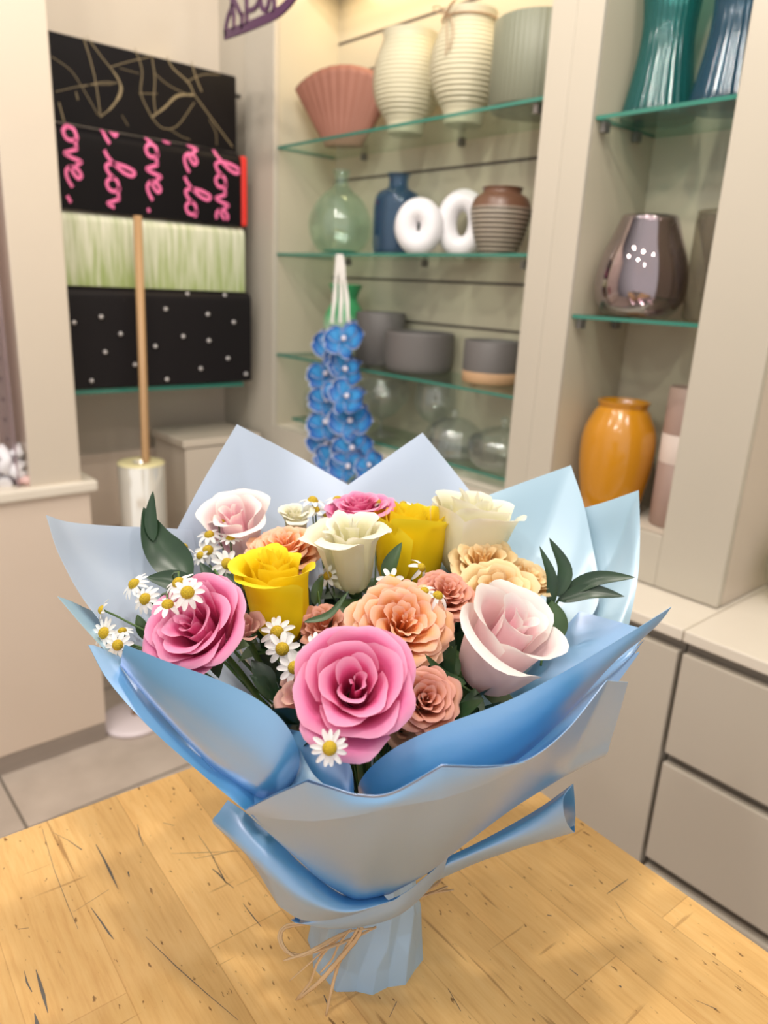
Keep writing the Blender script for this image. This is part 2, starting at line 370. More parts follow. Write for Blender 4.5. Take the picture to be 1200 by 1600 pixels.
def ribbon(g, pts, w, mi=1, x=XR, tilt=None):
    pts = cr([surf_px(x)(p) for p in pts], 5) if len(pts) > 2 else [surf_px(x)(p) for p in pts]; Pr = []
    for i, p in enumerate(pts):
        t = _n(pts[min(i+1, len(pts)-1)]-pts[max(i-1, 0)]); sd = np.cross(t, (1, 0, 0)); ww = w[min(int(i/len(pts)*len(w)), len(w)-1)] if hasattr(w, '__len__') else w
        Pr.append([p-sd*ww, p+sd*ww])
    g.grid(Pr, mi)
def veins(g, prof):
    f = lambda x, y: (50+x/3, y/3)
    for pts, w in (([(240, 175), (275, 290), (300, 400), (320, 545)], .0022), ([(255, 170), (320, 260), (400, 365), (415, 430), (375, 500), (320, 548)], [.002, .002, .004, .007, .004, .002]),
        ([(90, 265), (180, 330), (240, 420), (310, 540)], .0014), ([(110, 430), (250, 400), (380, 395)], .0013), ([(240, 405), (330, 385), (400, 390)], .0016),
        ([(365, 315), (450, 290), (555, 265)], .0016), ([(480, 225), (515, 330), (510, 440), (560, 550)], .0022), ([(560, 260), (575, 370), (570, 460), (580, 540)], .0022),
        ([(560, 550), (620, 505), (680, 450), (755, 445)], [.004, .005, .006, .005]), ([(630, 265), (660, 320), (730, 385), (760, 445)], .0030), ([(745, 290), (770, 370), (795, 430)], .003),
        ([(720, 385), (800, 350), (880, 350)], .0016), ([(760, 445), (830, 540), (940, 690)], .0024), ([(575, 345), (640, 400), (740, 450)], .0014), ([(560, 550), (610, 600), (680, 590), (760, 480)], .0018),
        ([(830, 560), (860, 620), (865, 680)], .0014), ([(500, 438), (585, 440)], .0014), ([(650, 610), (700, 640), (740, 655)], .0012), ([(125, 480), (150, 570)], .003), ([(410, 320), (500, 345)], .001), ([(205, 430), (215, 470)], .002), ([(420, 540), (450, 590)], .0012)):
        ribbon(g, [f(*p) for p in pts], [q_*.62 for q_ in w] if isinstance(w, list) else w*.6, 1, XR-.030)
# the sheets: topmost hangs slightly further back than the ones below
wrap('gift_wrap_roll', 'black wrapping paper with gold marble veins, topmost on the rack', 2.126, 1.900, XR-.03, .012, .70, 1.357, blackfilm, veins, mat('gold_print', (.26, .20, .11), .45))
LOVE = [  # cursive strokes, baseline runs +x, height +y, unit = x-height
 [(-.35, -.05), (.1, .3), (.75, 1.25), (.95, 2.0), (.7, 2.25), (.45, 1.6), (.35, .6), (.55, .02), (.95, .2), (1.25, .6)],
 [(1.75, .95), (1.35, .8), (1.25, .35), (1.55, 0), (1.95, .2), (2.0, .7), (1.75, .98), (2.1, .85), (2.45, .9)],
 [(2.45, .95), (2.65, .35), (2.8, .0), (3.0, .5), (3.15, 1.15), (3.3, .95), (3.45, .75)],
 [(3.45, .3), (3.85, .5), (4.15, .85), (3.95, 1.1), (3.6, .8), (3.55, .3), (3.85, 0), (4.3, .1), (4.7, .4)]]
def love(g, prof):
    zc = 1.898; zb = 1.682
    u = .049
    XL = XR
    for ybase, ztop in ((1.262, 1.892), (1.262, 1.64), (1.155, 1.80), (1.155, 2.045), (1.03, 1.950), (1.03, 1.695), (.905, 1.84), (.905, 2.09), (.79, 1.96), (.79, 1.705)):
        for st in LOVE:
            pts = cr([(px_, py_) for px_, py_ in st], 6); run = []
            def flush(run):
                if len(run) > 2: g.grid([[a_, b_] for a_, b_ in run], 1)
            for i, p in enumerate(pts):
                t = _n(pts[min(i+1, len(pts)-1)]-pts[max(i-1, 0)]); nrm = np.array([-t[1], t[0]])
                w = .115
                q = []
                for s_ in (-1, 1):
                    a_ = p+nrm*w*s_; y = ybase+a_[1]*u*.78; z = ztop-(a_[0]+.35)*u*.93; q.append((y, z))
                if all(zb < z_ < zc and .705 < y_ < 1.352 for y_, z_ in q):
                    rr = .035; out = []
                    for y_, z_ in q:
                        zz = z_-(zc-rr)
                        xx = XL-rr+math.sqrt(max(rr*rr-zz*zz, 0)) if zz > 0 else XL
                        out.append((xx+.0022+(.0022 if zz > .02 else 0), y_, z_+(.001 if zz > .02 else 0)))
                    run.append(out)
                else: flush(run); run = []
            flush(run)
wrap('gift_wrap_roll', 'black wrapping paper printed with pink handwritten love, second on the rack', 1.898, 1.670, XR, .035, .70, 1.355, blackfilm, love, mat('pink_print', (.82, .16, .36), .45))
g = G().box((XR-.045, 1.360, 1.672), (XR-.004, 1.384, 1.890)); props(build('red_paper_roll', g, mat('red_gloss', (.72, .03, .02), .25), bevel=.008), 'narrow glossy red strip at the right end of the black love paper', 'wrapping paper')
gp = noise_mat('green_streak_print', (.32, .40, .15), (.70, .70, .56), 5, (1, 16, 1.3), .30, .74, rough=.25, detail=6)
nt, lk, b, o = nodes(gp)
tc = N(nt, 'ShaderNodeTexCoord'); sx = N(nt, 'ShaderNodeSeparateXYZ'); lk.new(tc.outputs['Generated'], sx.inputs[0])
rb = [n for n in nt if n.type == 'VALTORGB'][0]; nzz = [n for n in nt if n.type == 'TEX_NOISE'][0]
ad = N(nt, 'ShaderNodeMath', operation='MULTIPLY_ADD'); ad.inputs[1].default_value = .30; ad.inputs[2].default_value = -.13; lk.new(sx.outputs[2], ad.inputs[0])
a2 = N(nt, 'ShaderNodeMath', operation='ADD'); lk.new(ad.outputs[0], a2.inputs[0]); lk.new(nzz.outputs[0], a2.inputs[1]); lk.new(a2.outputs[0], rb.inputs[0])
wrap('gift_wrap_roll', 'white wrapping paper with green grass-like streaks, third on the rack', 1.668, 1.459, XR, .03, .70, 1.368, gp)
def dots(g, prof):
    f = lambda x, y: (80+x/2.9625, 320+y/2.9625)
    for x, y in ((343, 440), (530, 483), (725, 507), (845, 543), (231, 519), (106, 545), (321, 598), (611, 609), (730, 629), (482, 655), (250, 682), (388, 740), (818, 711), (693, 758), (901, 783), (187, 815), (536, 808), (638, 414), (811, 420)):
        c = on_x(*f(x, y), XR+.012); c[0] -= .0 if c[2] < 1.42 else .012
        g.ball(tuple(c), .0068, 1, 6)
wrap('gift_wrap_roll', 'black wrapping paper dotted with silver studs, lowest on the rack', 1.457, 1.155, XR+.008, .03, .70, 1.388, mat('black_vinyl', (.012, .010, .011), .45, 0, .2), dots, mat('silver_stud', (.75, .72, .72), .3, .6))
rk = thing('roll_rack', (-2.5, 1.0, 1.15), 'rack of bars behind the rolls with a green glass ledge below the studded paper', 'rack')
build('ledge', G().box((-2.62, .70, 1.136), (XR-.0, 1.36, 1.150)), edge_green, rk)
for z in (2.10, 1.85, 1.63, 1.42):
    build('bar', G().tube([(-2.41, .70, z-.02), (-2.41, 1.40, z-.02)], .008, 10), gun, rk)
build('back_post', G().box((-2.62, 1.36, 1.13), (-2.43, 1.375, 2.12)), mat('bracket_grey'), rk)

# film roll on a wooden pole, standing on a disc
sd_ = thing('film_roll_stand', (-2.24, .865, 0), 'thick roll of clear film on a tall wooden pole, standing on a white disc', 'roll stand')
build('base', G().lathe([(.0001, 0), (.105, 0), (.112, .006), (.11, .016), (.10, .022), (.0001, .024)], (-2.235, .858, 0), 48), mat('pinkish_white', (.86, .76, .78), .2), sd_)
p0 = on_x(229, 760, -2.25); p1 = on_x(215, 337, -2.25)
build('pole', G().tube([(-2.24, .865, .02), tuple(p0), tuple(p1)], .0125, 16), noise_mat('pole_wood', (.48, .29, .14), (.40, .23, .10), 12, (1, 1, .1), rough=.45), sd_)
film = mat('film_roll', (.86, .83, .74), .12, 0, .6); nt, lk, b, o = nodes(film); b.inputs['Coat Weight'].default_value = 1; b.inputs['Metallic'].default_value = .35
pr = [(.022, .12), (.070, .12), (.0735, .125), (.0735, .915), (.070, .922), (.024, .922), (.022, .90), (.022, .12)]
ctr = on_x(223, 730, -2.25)
build('film_roll', G().lathe(pr, (-2.25, ctr[1]-.005, 0), 48), film, sd_)
build('film_edge', G().lathe([(.024, .9215), (.050, .925), (.0715, .9235), (.074, .918)], (-2.25, ctr[1]-.005, 0), 48), mat('film_edge_yellow', (.80, .72, .40), .3), sd_)
# white box beside it
sb = thing('storage_cabinet', (-2.4, 1.25, 0), 'slim white box cabinet with lidded top in the niche, right of the film roll', 'cabinet')
build('body', G().box((-2.55, 1.115, 0), (-2.30, 1.40, .935)), paint, sb, bevel=.003)
build('lid', G().box((-2.56, 1.105, .938), (-2.295, 1.41, .965)), paint, sb, bevel=.004)

# goods at the far left edge
pl = thing('display_rail', (-2.40, .53, .9), 'slotted metal upright at the far left edge beside the cream pillar', 'rail')
build('upright', G().box((-2.41, .50, .905), (-2.38, .54, 2.2)), mat('rail_pale', (.62, .52, .42), .4), pl)
for z in (1.0, 1.06, 1.12, 1.18, 1.24, 1.30, 1.36, 1.42): build('slot', G().box((-2.3795, .515, z), (-2.378, .524, z+.012)), dark, pl)
build('glass_pane', G().box((-2.345, .548, .905), (-2.19, .552, 2.6)), glass('pinkish_pane', (.80, .72, .74), .05, 1.0, .25, (.62, .52, .54)), pl)
a = on_x(4, 590, -2.30); b_ = on_x(20, 690, -2.30)
rx = thing('gift_box', (-2.3, .40, .98), 'dark red box with paler red lower band at the left edge', 'box')
build('box_body', G().box((-2.36, .20, 1.06), (-2.30, .487, 1.42)), mat('dark_red', (.20, .012, .02), .4), rx, bevel=.002)
build('band', G().box((-2.361, .199, 1.0), (-2.298, .488, 1.058)), mat('coral_red', (.55, .10, .08), .4), rx, bevel=.002)
g = G()
for i in range(5):
    ps = [(-2.24+.03*R.uniform(-1, 1), .44+.03*i+.01*R.uniform(-1, 1), .908+.11*k/6) for k in range(7)]
    g.tube([(p[0]+.01*math.sin(k*2+i), p[1]+.012*math.cos(k*2.4+i), p[2]) for k, p in enumerate(ps)], [.018, .022, .016, .024, .015, .02, .006], 9)
props(build('tissue_bundle', g, mat('white_tissue', (.80, .78, .80), .5)), 'crumpled white tissue bundle on the left worktop', 'tissue')
g = G(); 
g.tube([(-2.21, .55+.02*k, .915+.004*math.sin(k*2)) for k in range(5)], [.006, .013, .016, .012, .005], 9)
props(build('ribbon_bow', g, mat('pale_pink', (.75, .50, .46), .4)), 'pale pink ribbon scrap lying on the left worktop edge', 'ribbon')

# purple cut-out sign hanging
sg = thing('hanging_sign', (-1.95, 1.2, 2.2), 'purple cut-out shop sign hanging at the top, only its lower edge seen', 'sign')
pur = mat('purple_acrylic', (.09, .035, .09), .25)
def sy(p, dy=0): q = on_y(p[0], p[1], 1.2+dy); return q
def flat_band(pts, w, thick=.006):
    P3 = cr([sy(p) for p in pts], 6) if len(pts) > 2 else [sy(p) for p in pts]; Pr = []
    for i, p in enumerate(P3):
        t = _n(P3[min(i+1, len(P3)-1)]-P3[max(i-1, 0)]); sd = np.cross(t, (0, 1, 0)); y = np.array([0, thick/2, 0])
        Pr.append([p-sd*w-y, p+sd*w-y, p+sd*w+y, p-sd*w+y])
    return G().grid(Pr, 0, True, False)
f = lambda x, y: (340+x/8.571, y/8.571)
build('outline', flat_band([f(*p) for p in ((110, 490), (110, 380), (140, 230), (190, 90), (190, -80))], .0065), pur, sg)
build('outline', flat_band([f(*p) for p in ((95, 470), (350, 380), (700, 230), (860, 130), (1000, -20), (1060, -140))], .012), pur, sg)
for pts in (((190, 60), (215, 200), (220, 400)), ((330, 170), (325, 300), (340, 380)), ((385, -60), (390, 150), (395, 330)), ((220, 0), (300, 170), (330, 200)),
            ((395, 160), (500, 110), (560, 0), (570, -90)), ((570, -60), (590, 90), (640, 140), (680, 60), (690, -60)), ((740, -80), (760, 60), (740, 170))):
    build('letter_stroke', flat_band([f(*p) for p in pts], .0062), pur, sg)
build('hanging_wire', G().tube([tuple(sy((430, -40))), (sy((430, -40))[0], 1.2, 2.9)], .001, 6), gun, sg)
print('static ok')

# ---------------------------------------------------------------- vases on the shelves
S1, S2, S3 = Z1+.0045, Z2+.0045, Z3+.0045
def vase(name, label, c, outer, wall, m, rmod=None, group=None, cat='vase', n=64, inner=True, sx=1, sy=1, part='body', rz=0):
    t = thing(name, c, label, cat, group)
    prof = [(1e-4, 0)]+outer
    if inner:
        prof += [(max(r-wall, .002), z) for r, z in reversed(outer) if z > wall*1.5]+[(1e-4, wall*1.6)]
    g = G().lathe(prof, c, n, 0, rmod, sx=sx, sy=sy)
    build(part, g, m, t); return t
def smooth_prof(pts, k=5): return [(float(max(p[0], .001)), float(p[1])) for p in cr(pts, k)]
# terracotta fan vase: flat fan, flared upward, pleated
fan = thing('fan_vase', (-2.064, 1.55, S1), 'terracotta-pink pleated fan-shaped vase at the left end of the top shelf', 'vase')
fm = mat('terracotta_pink', (.30, .125, .085), .6)
def fanrow(v, inset):
    out = []
    n = 128; ht = .175+.0
    for k in range(n):
        a = 2*PI*k/n; s = math.cos(a); q = math.sin(a)
        xx = s*(.064+.114*v**.95)*(1 if not inset else .95); yy = q*(.030+.008*v)*(1 if not inset else .78)
        rib = 1+.05*math.cos(32*a)
        top = .165+.055*(1-abs(s)**2.0) if v > 0 else 0
        out.append((-2.060+xx*.89-yy*rib*.45, 1.572+xx*.45+yy*rib*.89, S1+v*top))
    return out
rows = [fanrow(i/10, 0) for i in range(11)]+[fanrow(i/10, 1) for i in range(10, 0, -2)]
g = G().grid(rows, 0, True); g.add(rows[0], [tuple(range(127, -1, -1))], 0, False)
build('body', g, fm, fan); build('pleat_band', G().tube([rows[0][k] for k in range(0, 128, 2)]+[rows[0][0]], .002, 6), fm, fan)

cream_rib = noise_mat('cream_ribbed_ceramic', (.62, .58, .42), (.57, .53, .38), 8, rough=.35)
def ridged(prof, amp, freq, z0=.03, z1=9):
    o = []
    for i in range(len(prof)-1):
        for k in range(10):
            t = k/10; r = prof[i][0]*(1-t)+prof[i+1][0]*t; z = prof[i][1]*(1-t)+prof[i+1][1]*t
            o.append((r+(amp*math.sin(z*freq) if z0 < z < z1 else 0), z))
    o.append(prof[-1]); return o
pA = smooth_prof([(.052, 0), (.054, .02), (.060, .035), (.088, .078), (.0985, .125), (.094, .175), (.080, .215), (.074, .235), (.077, .255)], 4)
vase('ribbed_vase', 'cream urn-shaped vase with horizontal ridges and bare neck, left of its taller twin', (-1.76, 1.565, S1), ridged(pA, .0018, 560, .04, .235), .005, cream_rib, group='cream ridged vases on the top shelf')
pB = smooth_prof([(.052, 0), (.056, .03), (.080, .07), (.096, .12), (.093, .17), (.078, .21), (.068, .235), (.071, .262)], 4)
tv = vase('ribbed_vase', 'cream ridged vase with twine tied around its neck on the top shelf', (-1.535, 1.57, S1), ridged(pB, .0018, 560, .04, .235), .005, cream_rib, group='cream ridged vases on the top shelf')
twm = mat('twine', (.42, .27, .16), .8)
tw = G(); tw.tube([(-1.535+.0725*math.cos(a), 1.57+.0725*math.sin(a), S1+.242) for a in [2*PI*k/28 for k in range(29)]], .0022, 6)
for pts in ([(-.01, -.075, .243), (-.035, -.088, .25), (-.05, -.088, .262), (-.03, -.085, .262), (-.01, -.078, .245)], [(-.01, -.075, .243), (.02, -.09, .252), (.035, -.09, .262), (.012, -.086, .258), (-.01, -.078, .245)],
            [(-.01, -.076, .243), (.008, -.092, .21), (.02, -.098, .17), (.022, -.102, .14)], [(-.01, -.076, .243), (.018, -.088, .225), (.034, -.094, .19), (.03, -.099, .15)]):
    tw.tube(cr([(-1.535+x, 1.57+y, S1+z) for x, y, z in pts], 6), .0016, 5)
build('twine_bow', tw, twm, tv)
vase('ribbed_planter', 'grey-green vertically ribbed cylinder pot at the right end of the top shelf', (-1.290, 1.565, S1), [(.106, 0), (.112, .006), (.112, .186), (.108, .190)], .006, mat('sage_grey', (.20, .21, .15), .5), lambda a, z: 1+.014*abs(math.cos(26*a)), cat='planter', n=208)

bg = glass('pale_green_glass', (.90, .96, .92), .03, 1.0, .05, (.45, .58, .48))
gb = vase('bottle_vase', 'pale green clear glass bottle vase with narrow neck on the second shelf', (-2.05, 1.56, S2), smooth_prof([(.045, 0), (.062, .006), (.092, .04), (.104, .085), (.098, .125), (.070, .172), (.036, .200), (.0245, .215), (.023, .235), (.028, .252), (.029, .258)]), .004, bg)
build('glass_foot', G().lathe([(1e-4, .006), (.05, .007), (.06, .011), (.05, .016), (1e-4, .014)], (-2.05, 1.56, S2), 48), mat('teal_glass_base', (.05, .26, .19), .1), gb)
blg = glass('navy_glass', (.52, .66, .78), .05, 1.0, .22, (.05, .12, .22))
vase('bottle_vase', 'dark blue glass bottle vase behind the small white ring vase', (-1.80, 1.585, S2), smooth_prof([(.055, 0), (.066, .006), (.070, .04), (.071, .11), (.069, .155), (.058, .178), (.036, .190), (.029, .200), (.029, .218), (.035, .232)]), .005, blg, lambda a, z: 1+.02*abs(math.cos(8*a)))
wc = mat('white_ceramic', (.80, .78, .80), .3)
def donut(label, c, R1, r1, hole, tall, ang):
    t = thing('ring_vase', c, label, 'vase', 'white ring vases on the second shelf')
    rows = []
    for i in range(49):
        a = 2*PI*i/48; cxx = (R1)*math.cos(a); czz = (R1*tall)*math.sin(a)
        row = []
        for k in range(24):
            b2 = 2*PI*k/24; rr = r1
            x = cxx+rr*math.cos(b2)*math.cos(a); z = czz+rr*math.cos(b2)*math.sin(a); y = rr*1.05*math.sin(b2)
            row.append((c[0]+x*math.cos(ang)-y*math.sin(ang), c[1]+x*math.sin(ang)+y*math.cos(ang), c[2]+R1*tall+r1-.004+z))
        rows.append(row)
    build('body', G().grid(rows, 0, True), wc, t)
donut('smaller white ceramic ring vase with a round hole on the second shelf', (-1.630, 1.520, S2), .0375, .0325, 0, 1.22, .62)
donut('larger white ceramic ring vase behind the smaller one', (-1.555, 1.618, S2), .046, .0300, 0, 1.36, .62)
bz = mat('brown_glaze', (.10, .05, .03), .35); nt, lk, b, o = nodes(bz)
tc = N(nt, 'ShaderNodeTexCoord'); sx = N(nt, 'ShaderNodeSeparateXYZ'); lk.new(tc.outputs['Object'], sx.inputs[0])
m1 = N(nt, 'ShaderNodeMath', operation='MULTIPLY'); m1.inputs[1].default_value = 560; lk.new(sx.outputs[2], m1.inputs[0])
m2 = N(nt, 'ShaderNodeMath', operation='SINE'); lk.new(m1.outputs[0], m2.inputs[0])
r1 = ramp(nt, [(.30, (.10, .08, .06)), (.62, (.52, .46, .37))], m2.outputs[0], lk)
r2 = ramp(nt, [(.112, (0, 0, 0)), (.118, (1, 1, 1))], sx.outputs[2], lk)
mx = N(nt, 'ShaderNodeMix', data_type='RGBA'); lk.new(r2.outputs[0], mx.inputs[0]); lk.new(r1.outputs[0], mx.inputs[6]); mx.inputs[7].default_value = (.15, .075, .045, 1)
lk.new(mx.outputs[2], b.inputs['Base Color'])
pr = smooth_prof([(.046, 0), (.052, .01), (.066, .045), (.077, .09), (.078, .115), (.068, .140), (.052, .150), (.050, .158), (.053, .165)])
vase('striped_vase', 'round brown vase with pale horizontal stripes on the second shelf', (-1.365, 1.56, S2), pr, .005, bz)
vase('brown_vase', 'rust-brown vase almost hidden by the cabinet pillar beside the striped vase', (-1.222, 1.60, S2), smooth_prof([(.03, 0), (.05, .04), (.055, .10), (.04, .15), (.028, .175)]), .004, mat('rust_brown', (.25, .08, .03), .4))

# third shelf
gv = noise_mat('green_fade', (.10, .42, .18), (.10, .42, .18), 2, rough=.35); nt, lk, b, o = nodes(gv)
tc = N(nt, 'ShaderNodeTexCoord'); sx = N(nt, 'ShaderNodeSeparateXYZ'); lk.new(tc.outputs['Object'], sx.inputs[0])
rr_ = ramp(nt, [(.08, (.55, .62, .48)), (.15, (.06, .36, .14))], sx.outputs[2], lk); lk.new(rr_.outputs[0], b.inputs['Base Color'])
vase('fluted_vase', 'green vase with pinched neck behind the blue orchid garland', (-2.035, 1.58, S3), smooth_prof([(.045, 0), (.058, .02), (.068, .07), (.072, .12), (.062, .155), (.048, .180), (.040, .2), (.047, .222), (.057, .245)]), .004, gv)
grey = mat('charcoal_ceramic', (.135, .125, .12), .55)
vase('cylinder_pot', 'tall dark grey ribbed cylinder pot on the third shelf', (-1.868, 1.598, S3), [(.076, 0), (.080, .005), (.080, .160), (.077, .165)], .006, grey, lambda a, z: 1+.012*abs(math.cos(18*a)), cat='pot', n=144)
vase('bowl_pot', 'wide shallow dark grey bowl pot on the third shelf', (-1.665, 1.582, S3), smooth_prof([(.090, 0), (.100, .010), (.105, .04), (.106, .10), (.105, .118)], 3), .006, grey, cat='pot')
pt = thing('two_tone_pot', (-1.385, 1.602, S3), 'dark grey pot with a tan unglazed foot at the right of the third shelf', 'pot')
build('glazed_body', G().lathe([(.081, .032), (.0815, .113), (.079, .116), (.076, .113), (.075, .034)], (-1.385, 1.602, S3), 64), grey, pt)
build('unglazed_base', G().lathe([(1e-4, 0), (.078, 0), (.081, .004), (.081, .032), (1e-4, .034)], (-1.385, 1.602, S3), 64), mat('tan_clay', (.46, .28, .15), .7), pt)

# clear vessels on the lowest shelf
cg = glass('clear_glass', (.965, .98, .965), .04, 1.3, .035, (.7, .75, .7))
S4 = Z4+.0045
for nm, lb, c, pr, ct in (
    ('glass_bowl', 'clear round glass bowl on the lowest shelf, left end by the garland', (-2.13, 1.58, S4), [(.03, 0), (.06, .01), (.085, .05), (.08, .09), (.06, .11)], 'bowl'),
    ('stemmed_glass_bowl', 'big clear footed glass goblet bowl on the lowest shelf, right of the garland', (-1.80, 1.56, S4), [(.05, 0), (.045, .006), (.010, .02), (.008, .05), (.05, .075), (.088, .12), (.090, .155), (.075, .19)], 'bowl'),
    ('stemmed_glass_bowl', 'clear glass footed bowl, middle of the lowest shelf', (-1.615, 1.62, S4), [(.05, 0), (.045, .006), (.010, .02), (.008, .06), (.04, .08), (.065, .12), (.060, .19)], 'bowl'),
    ('glass_cake_stand', 'clear glass dome with a knob on the lowest shelf, left of the cut-glass one', (-1.475, 1.565, S4), [(.090, 0), (.091, .01), (.089, .04), (.075, .08), (.04, .105), (.012, .112), (.014, .125), (.006, .135)], 'dome'),
    ('cut_glass_dish', 'clear cut-glass lidded dish with a knob at the right of the lowest shelf', (-1.275, 1.55, S4), [(.06, 0), (.085, .02), (.095, .06), (.09, .085), (.05, .11), (.012, .12), (.015, .135), (.006, .146)], 'dish')):
    vase(nm, lb, c, smooth_prof(pr, 4), .004, cg, (lambda a, z: 1+.02*abs(math.cos(12*a))) if 'cut' in nm or 'cake' in nm else None, cat=ct, n=96)

# right cabinet
tg = glass('teal_glass', (.42, .74, .72), .14, .8, .22, (.03, .20, .20))
tp = smooth_prof([(.070, 0), (.074, .006), (.066, .05), (.055, .12), (.052, .18), (.060, .25), (.075, .32)], 4)
rib16 = lambda a, z: 1+.035*abs(math.cos(14*a))
vase('ribbed_glass_vase', 'teal ribbed glass vase with flared foot, fully in view on the top right shelf', (-.958, 1.57, 1.8665), tp, .005, tg, rib16, n=168, group='teal glass vases')
vase('ribbed_glass_vase', 'blue-teal ribbed glass vase partly behind the right-hand pillar', (-.800, 1.56, 1.8665), tp, .005, glass('blue_teal_glass', (.42, .64, .74), .14, .8, .22, (.03, .12, .20)), rib16, n=168, group='teal glass vases')
sv = mat('mirrored_glass', (.72, .65, .67), .04, 1); nt, lk, b, o = nodes(sv)
tr = N(nt, 'ShaderNodeBsdfTransparent'); tr.inputs[0].default_value = (.78, .72, .74, 1)
mxs = N(nt, 'ShaderNodeMixShader'); lw = N(nt, 'ShaderNodeLayerWeight'); lw.inputs[0].default_value = .35
mr = N(nt, 'ShaderNodeMapRange'); mr.inputs[3].default_value = .30; mr.inputs[4].default_value = .85; lk.new(lw.outputs['Facing'], mr.inputs[0]); lk.new(mr.outputs[0], mxs.inputs[0])
lk.new(tr.outputs[0], mxs.inputs[1]); lk.new(b.outputs[0], mxs.inputs[2]); lk.new(mxs.outputs[0], o.inputs[0])
vase('mirrored_vase', 'egg-shaped mirrored smoky glass vase on the second right-hand shelf', (-.925, 1.545, 1.4615), smooth_prof([(.046, 0), (.072, .006), (.094, .035), (.099, .075), (.091, .125), (.072, .175), (.058, .213)], 5), .004, sv)
vase('smoky_cylinder_vase', 'grey-brown smoked glass cylinder behind the mirrored egg vase', (-.775, 1.605, 1.4615), [(.06, 0), (.066, .006), (.068, .20), (.066, .222)], .004, glass('smoked_glass', (.78, .75, .68), .05, .8, .25, (.22, .20, .16)))
ym = mat('mustard_glaze', (.56, .235, .008), .22, coat=.6)
vase('mustard_vase', 'glossy mustard-yellow ceramic vase on the floor of the right cabinet', (-.934, 1.562, 1.0), smooth_prof([(.058, 0), (.066, .01), (.080, .08), (.087, .145), (.083, .20), (.064, .245), (.056, .257), (.059, .266), (.061, .272)], 5), .006, ym)
tt = thing('two_tone_vase', (-.790, 1.60, 1.0), 'tall mauve-brown cylinder vase with a pale middle band beside the mustard vase', 'vase')
mv = mat('mauve_brown', (.36, .25, .21), .5)
build('upper_body', G().lathe([(.0505, .215), (.0505, .318), (.048, .320), (.046, .316), (.046, .215)], (-.790, 1.60, 1.0), 48), mv, tt)
build('pale_band', G().lathe([(.0508, .150), (.0508, .215), (.046, .216), (.046, .150)], (-.790, 1.60, 1.0), 48), mat('pale_mauve', (.66, .56, .50), .5), tt)
build('lower_body', G().lathe([(1e-4, 0), (.047, 0), (.0505, .004), (.0505, .150), (.046, .151)], (-.790, 1.60, 1.0), 48), mv, tt)
vase('glass_vase', 'clear round glass vase at the right edge, on the worktop behind the pillar', (-.475, 1.63, .9025), smooth_prof([(.05, 0), (.075, .008), (.098, .05), (.10, .09), (.085, .13), (.07, .15)]), .005, glass('clear_grey_glass', (.92, .92, .88), .04, 1.2, .05, (.4, .4, .35)))

# blue orchid garland hanging from the second shelf
og = thing('orchid_garland', (-1.98, 1.40, 1.0), 'hanging garland of blue fabric orchids on white ribbons', 'garland')
YO = 1.405
oblue = mat('orchid_blue', (.02, .12, .50), .55); nt, lk, b, o = nodes(oblue)
vc = N(nt, 'ShaderNodeVertexColor'); vc.layer_name = 'tone'; sx = N(nt, 'ShaderNodeSeparateColor'); lk.new(vc.outputs[0], sx.inputs[0])
rr_ = ramp(nt, [(0, (.006, .05, .18)), (.35, (.03, .27, .60)), (.72, (.006, .08, .34)), (.88, (.01, .09, .34)), (1, (.75, .80, .88))], sx.outputs[0], lk); lk.new(rr_.outputs[0], b.inputs['Base Color'])
owhite = mat('orchid_centre', (.75, .70, .78), .5)
for k, (x0, x1, x2) in enumerate(((528, 524, 519), (531, 533, 532), (533, 540, 545))):
    a, m_, c_ = on_y(x0, 397, 1.443), on_y(x1, 450, 1.425), on_y(x2, 505, YO); pts = cr([a, m_, c_], 6)
    g = G().grid([[p+np.array([-.009, 0, 0]), p+np.array([.009, .002*math.sin(i), 0])] for i, p in enumerate(pts)])
    build('ribbon', g, mat('white_ribbon', (.80, .78, .74), .4), og, solid=.0008)
def petal_disc(c, ax, ang, L, Wd, cup=.25, tip=.0):
    ax = _n(ax); a = _n(np.cross(ax, (0, 0, 1))) if abs(ax[2]) < .95 else np.array([1., 0, 0]); b2 = np.cross(ax, a)
    d = a*math.cos(ang)+b2*math.sin(ang); s = -a*math.sin(ang)+b2*math.cos(ang)
    P = []; C_ = []
    for i in range(8):
        v = i/7; w = Wd*math.sin(PI*min(max(.10+.86*v, 0), 1))**.7
        row = []
        for j in range(7):
            u = (j-3)/3; row.append(c+d*L*v+s*w*u+ax*(cup*L*(v*v*.6)+.12*L*u*u+.05*L*math.sin(3*u+5*v)))
            C_.append((max(v if v > .9 else .0, abs(u)**3*1.0, v*.8), 0, 0))
        P.append(row)
    return P, C_
